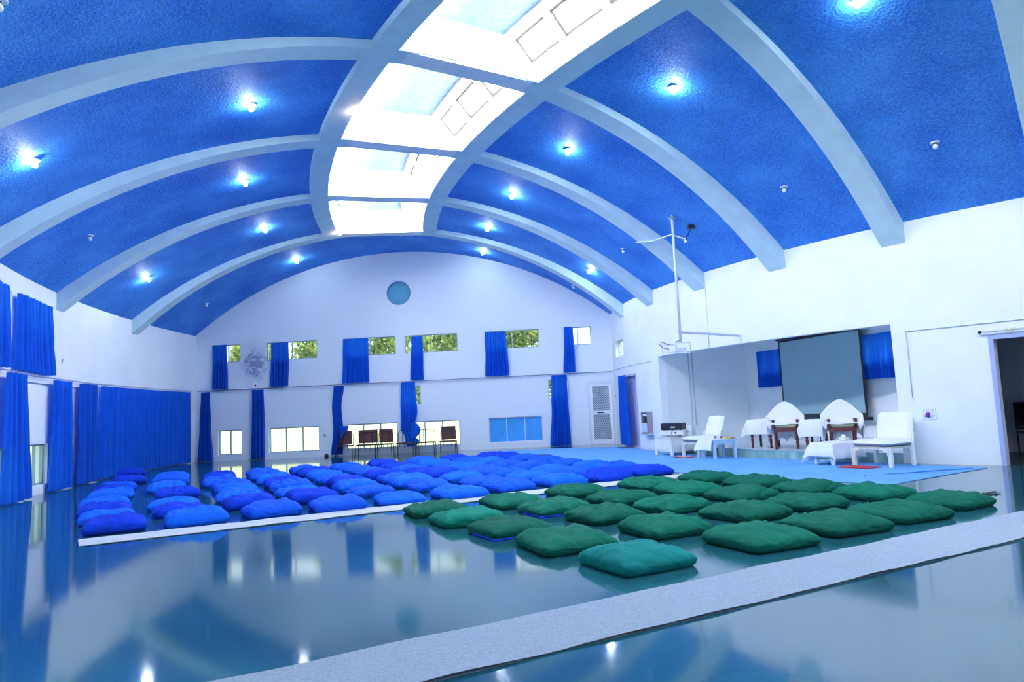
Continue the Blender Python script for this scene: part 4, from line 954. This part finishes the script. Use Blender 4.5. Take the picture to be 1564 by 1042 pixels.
tube_obj('cable', [p0, p0.lerp(p1, .5)+Vector((0, 0, -.05)), Vector((3.62, 18.50, .05))], .007, mat('grey_cable', (.45, .5, .55), .5), 'grey cable drooping from the steel wall box to the cabinet', 'cable', 6)
# discs and hooks
dk = tag(MB().lathe([(0, 0), (.11, 0), (.11, .05), (.04, .05), (.0, .03)], 20).build('wall_speaker', WHITE, M=far_m(29.19, 2.60) @ Matrix.Rotation(pi/2, 4, 'X')), 'small round white loudspeaker above the rail by the mould patch', 'speaker')
MB().lathe([(0, .051), (.035, .051), (.03, .056), (0, .056)], 12).build('cone', BLACK, dk)
hk = tag(MB().tube([(0, 0, 0), (0, -.04, 0), (0, -.05, .05)], .012, 6).add([], []).build('wall_hook', DARKM, M=right_m(.012, 1.60)), 'small dark hook on the wall beside the mesh door', 'hook')
tag(MB().tube([(0, 0, 0), (0, -.03, 0), (0, -.04, .09)], .012, 6).build('wall_hook', mat('grey_hook', (.35, .4, .5), .5), M=left_m(-.2400, 2.88)), 'small grey hook on the left wall right of the high covered window', 'hook')
tag(MB().lathe([(0, 0), (.07, 0), (.075, .05), (.05, .10), (0, .11)], 14).build('round_tin', BLACK, M=Matrix.Translation(pol(26.66, PF, 0, -.14)), smooth=True), 'small dark round object on the floor by the far wall', 'object')
def crumple(name, x, y, w, d, ang, m, label):
    mb = MB(); sd_ = hash(label) % 7 if False else len(label)
    mb.grid(lambda u, v: ((u-.5)*w, (v-.5)*d*(.6+.4*sin(3*u)), .012+.03*abs(noise.noise(Vector((u*4, v*4, sd_))))), 10, 8)
    mb.grid(lambda u, v: ((u-.5)*w, (v-.5)*d*(.6+.4*sin(3*u)), .002), 10, 8)
    return tag(mb.build(name, m, M=Matrix.Translation((x, y, .0)) @ Matrix.Rotation(ang, 4, 'Z'), smooth=True), label, 'scrap')
crumple('cloth_scrap', .70, 19.88, .35, .3, .4, BLACK, 'small dark scrap of cloth behind the farthest blue cushions')
crumple('paper_scrap', -4.02, 14.85, .32, .16, .5, CLOTH, 'small white paper scrap among the blue cushions')
crumple('cloth_scrap', 5.86, 8.86, .30, .10, .3, BLACK, 'small dark scrap beside the farthest right green cushion')
tag(MB().box(-.25, .25, -.15, .15, .0, .02).build('door_mat', mat('dark_blue_mat', (.02, .08, .22), .9), M=Matrix.Translation(pol(RI+.32, -.12, .0)) @ Matrix.Rotation(-1.45, 4, 'Z'), bevel=.004), 'small dark blue mat at the curtained doorway', 'mat')

# stacked chairs in the dark store room
def stack_chair(M, label):
    e = empty('stacked_chair', M, label, 'chair', 'dark chairs stored in the side room')
    MB().box(-.22, .22, -.22, .22, .43, .47).build('seat', BLACK, e, bevel=.01)
    MB().box(-.22, .22, .18, .22, .50, .92).build('backrest', BLACK, e, bevel=.012)
    for sx in (-1, 1):
        MB().tube([(sx*.20, -.2, 0), (sx*.2, -.19, .44)], .012, 6).build('leg', STEEL if False else DARKM, e)
        MB().tube([(sx*.20, .2, 0), (sx*.2, .2, .90)], .012, 6).build('leg', DARKM, e)
for i, (x, y, r) in enumerate(((.45, 1.3, .3), (1.05, 1.5, -.5), (.2, 2.1, 1.0), (.9, 2.3, 2.0))):
    for j in range(2):
        stack_chair(dm @ Matrix.Translation((x, y, -.001+j*.10)) @ Matrix.Rotation(r, 4, 'Z'), '%s dark chair of the %s in the store room' % (('lower', 'upper')[j], ('front stack nearest the jamb', 'front stack beside it', 'rear stack nearest the jamb', 'rear stack beside it')[i]))

# ------------------------------------------------------------------ outside
gm = mat('pale_ground', (.60, .62, .42), .9, var=.12, scale=.4)
struct(MB().box(-90, 90, -70, 110, -.5, -.15).build('ground', gm), 'pale dry ground outside the hall', 'ground')
yw = mat('yellow_boundary_wall', (.86, .86, .62), .9, var=.05, scale=.6)
struct(MB().box(-40, 40, 0, .3, -.2, 1.75).build('wall_boundary', yw, M=far_m(24, 0, 11)), 'pale yellow boundary wall outside the far windows', 'wall')
struct(MB().box(-30, 30, 0, .3, -.2, 2.3).build('wall_boundary', yw, M=left_m(-.35, 0, 9)), 'pale yellow boundary wall outside the left windows', 'wall')
leaf_mats = [mat('leaf_light', (.42, .50, .10), .7, trans=.4), mat('leaf_mid', (.26, .36, .06), .7, trans=.35), mat('leaf_dark', (.10, .16, .04), .8, trans=.2)]
BARK = mat('bark', (.12, .09, .06), .9)
def tree(M, w, h, label, seed):
    r = random.Random(seed); e = empty('tree', M, label, 'tree', 'trees beyond the far windows')
    mb = MB(); faces_m = []
    for i in range(5200):
        a = r.uniform(0, 2*pi); b = math.acos(r.uniform(-1, 1)); rad = r.uniform(.35, 1)**.5
        c_ = Vector((w*rad*sin(b)*cos(a), w*.55*rad*sin(b)*sin(a), h*.6+h*.38*rad*cos(b)))
        c_ += Vector((noise.noise(c_*.8)*.6, 0, noise.noise(c_*.8+Vector((9, 0, 0)))*.6))
        s = r.uniform(.09, .20); X = Vector((r.uniform(-1, 1), r.uniform(-1, 1), r.uniform(-1, 1))).normalized(); Y = X.orthogonal().normalized()
        mb.add([c_-X*s, c_-Y*s*.45, c_+X*s, c_+Y*s*.45], [(0, 1, 2, 3)]); faces_m.append(0 if r.random() < .5 else (1 if r.random() < .6 else 2))
    me = bpy.data.meshes.new('foliage'); me.from_pydata(mb.v, [], mb.f)
    for m in leaf_mats: me.materials.append(m)
    me.polygons.foreach_set('material_index', faces_m)
    o = bpy.data.objects.new('foliage', me); C.objects.link(o); o.parent = e
    t = MB()
    t.tube([(0, 0, -.2), (.1, 0, h*.3), (-.05, 0, h*.6)], .16, 8, .07)
    for i in range(6):
        a = r.uniform(0, 6.28); t.tube([(0, 0, h*r.uniform(.25, .45)), (w*.35*cos(a), w*.2*sin(a), h*.6), (w*.7*cos(a), w*.35*sin(a), h*r.uniform(.65, .9))], .05, 5, .015)
    t.build('trunk', BARK, e)
for i, (R, y, w, h, lb) in enumerate(((34.5, 12.6, 1.7, 6.0, 'tree behind the first high far window'), (32.1, 17.2, 2.0, 7.5, 'tree seen through the second high far window'), (26.7, 12.8, 1.8, 7.0, 'tree seen through the third high far window'),
      (24.1, 17.2, 1.9, 7.6, 'tree seen through the fourth high far window'), (19.5, 12.8, 1.8, 6.8, 'tree seen through the fifth high far window'))):
    tree(far_m(R, 0, y), w, h, 'leafy green '+lb, 40+i)

# ------------------------------------------------------------------ light
wd = bpy.data.worlds.new('World'); sc.world = wd; wd.use_nodes = True
bg = wd.node_tree.nodes['Background']; bg.inputs[0].default_value = (.80, .90, 1.0, 1); bg.inputs[1].default_value = 2.2
sun = bpy.data.lights.new('sun', 'SUN'); sun.energy = 5.0; sun.angle = .01; sun.color = (1, .96, .85)
so_ = bpy.data.objects.new('sun', sun); C.objects.link(so_); so_.rotation_euler = (math.radians(42), 0, math.radians(64))

# ------------------------------------------------------------------ camera
cam = bpy.data.cameras.new('camera'); co_ = bpy.data.objects.new('camera', cam); C.objects.link(co_)
cam.sensor_width = 36.0; cam.lens = 1064.38/1564*36.0; cam.clip_end = 300; cam.clip_start = .05
pitch, roll = .0984, -.0464
f = Vector((0, cos(pitch), sin(pitch))); up = Vector((0, -sin(pitch), cos(pitch))); rt = Vector((1, 0, 0))
c_, s_ = cos(roll), sin(roll)
# the picture's horizon rises to the right: turn the camera about its own axis
rx = rt*c_+up*s_; ux = up*c_-rt*s_
Mcam = Matrix((rx, ux, -f)).transposed().to_4x4(); Mcam.translation = Vector((0, 0, 1.32)); co_.matrix_world = Mcam
sc.camera = co_
vs = sc.view_settings; vs.view_transform = 'Standard'; vs.look = 'None'; vs.gamma = 1; vs.use_curve_mapping = False; vs.exposure = 0.0
sc.cycles.use_denoising = True; sc.cycles.max_bounces = 10; sc.cycles.diffuse_bounces = 6; sc.cycles.glossy_bounces = 4; sc.cycles.transparent_max_bounces = 12
sc.cycles.sample_clamp_indirect = 8.0; sc.cycles.caustics_reflective = False; sc.cycles.caustics_refractive = False
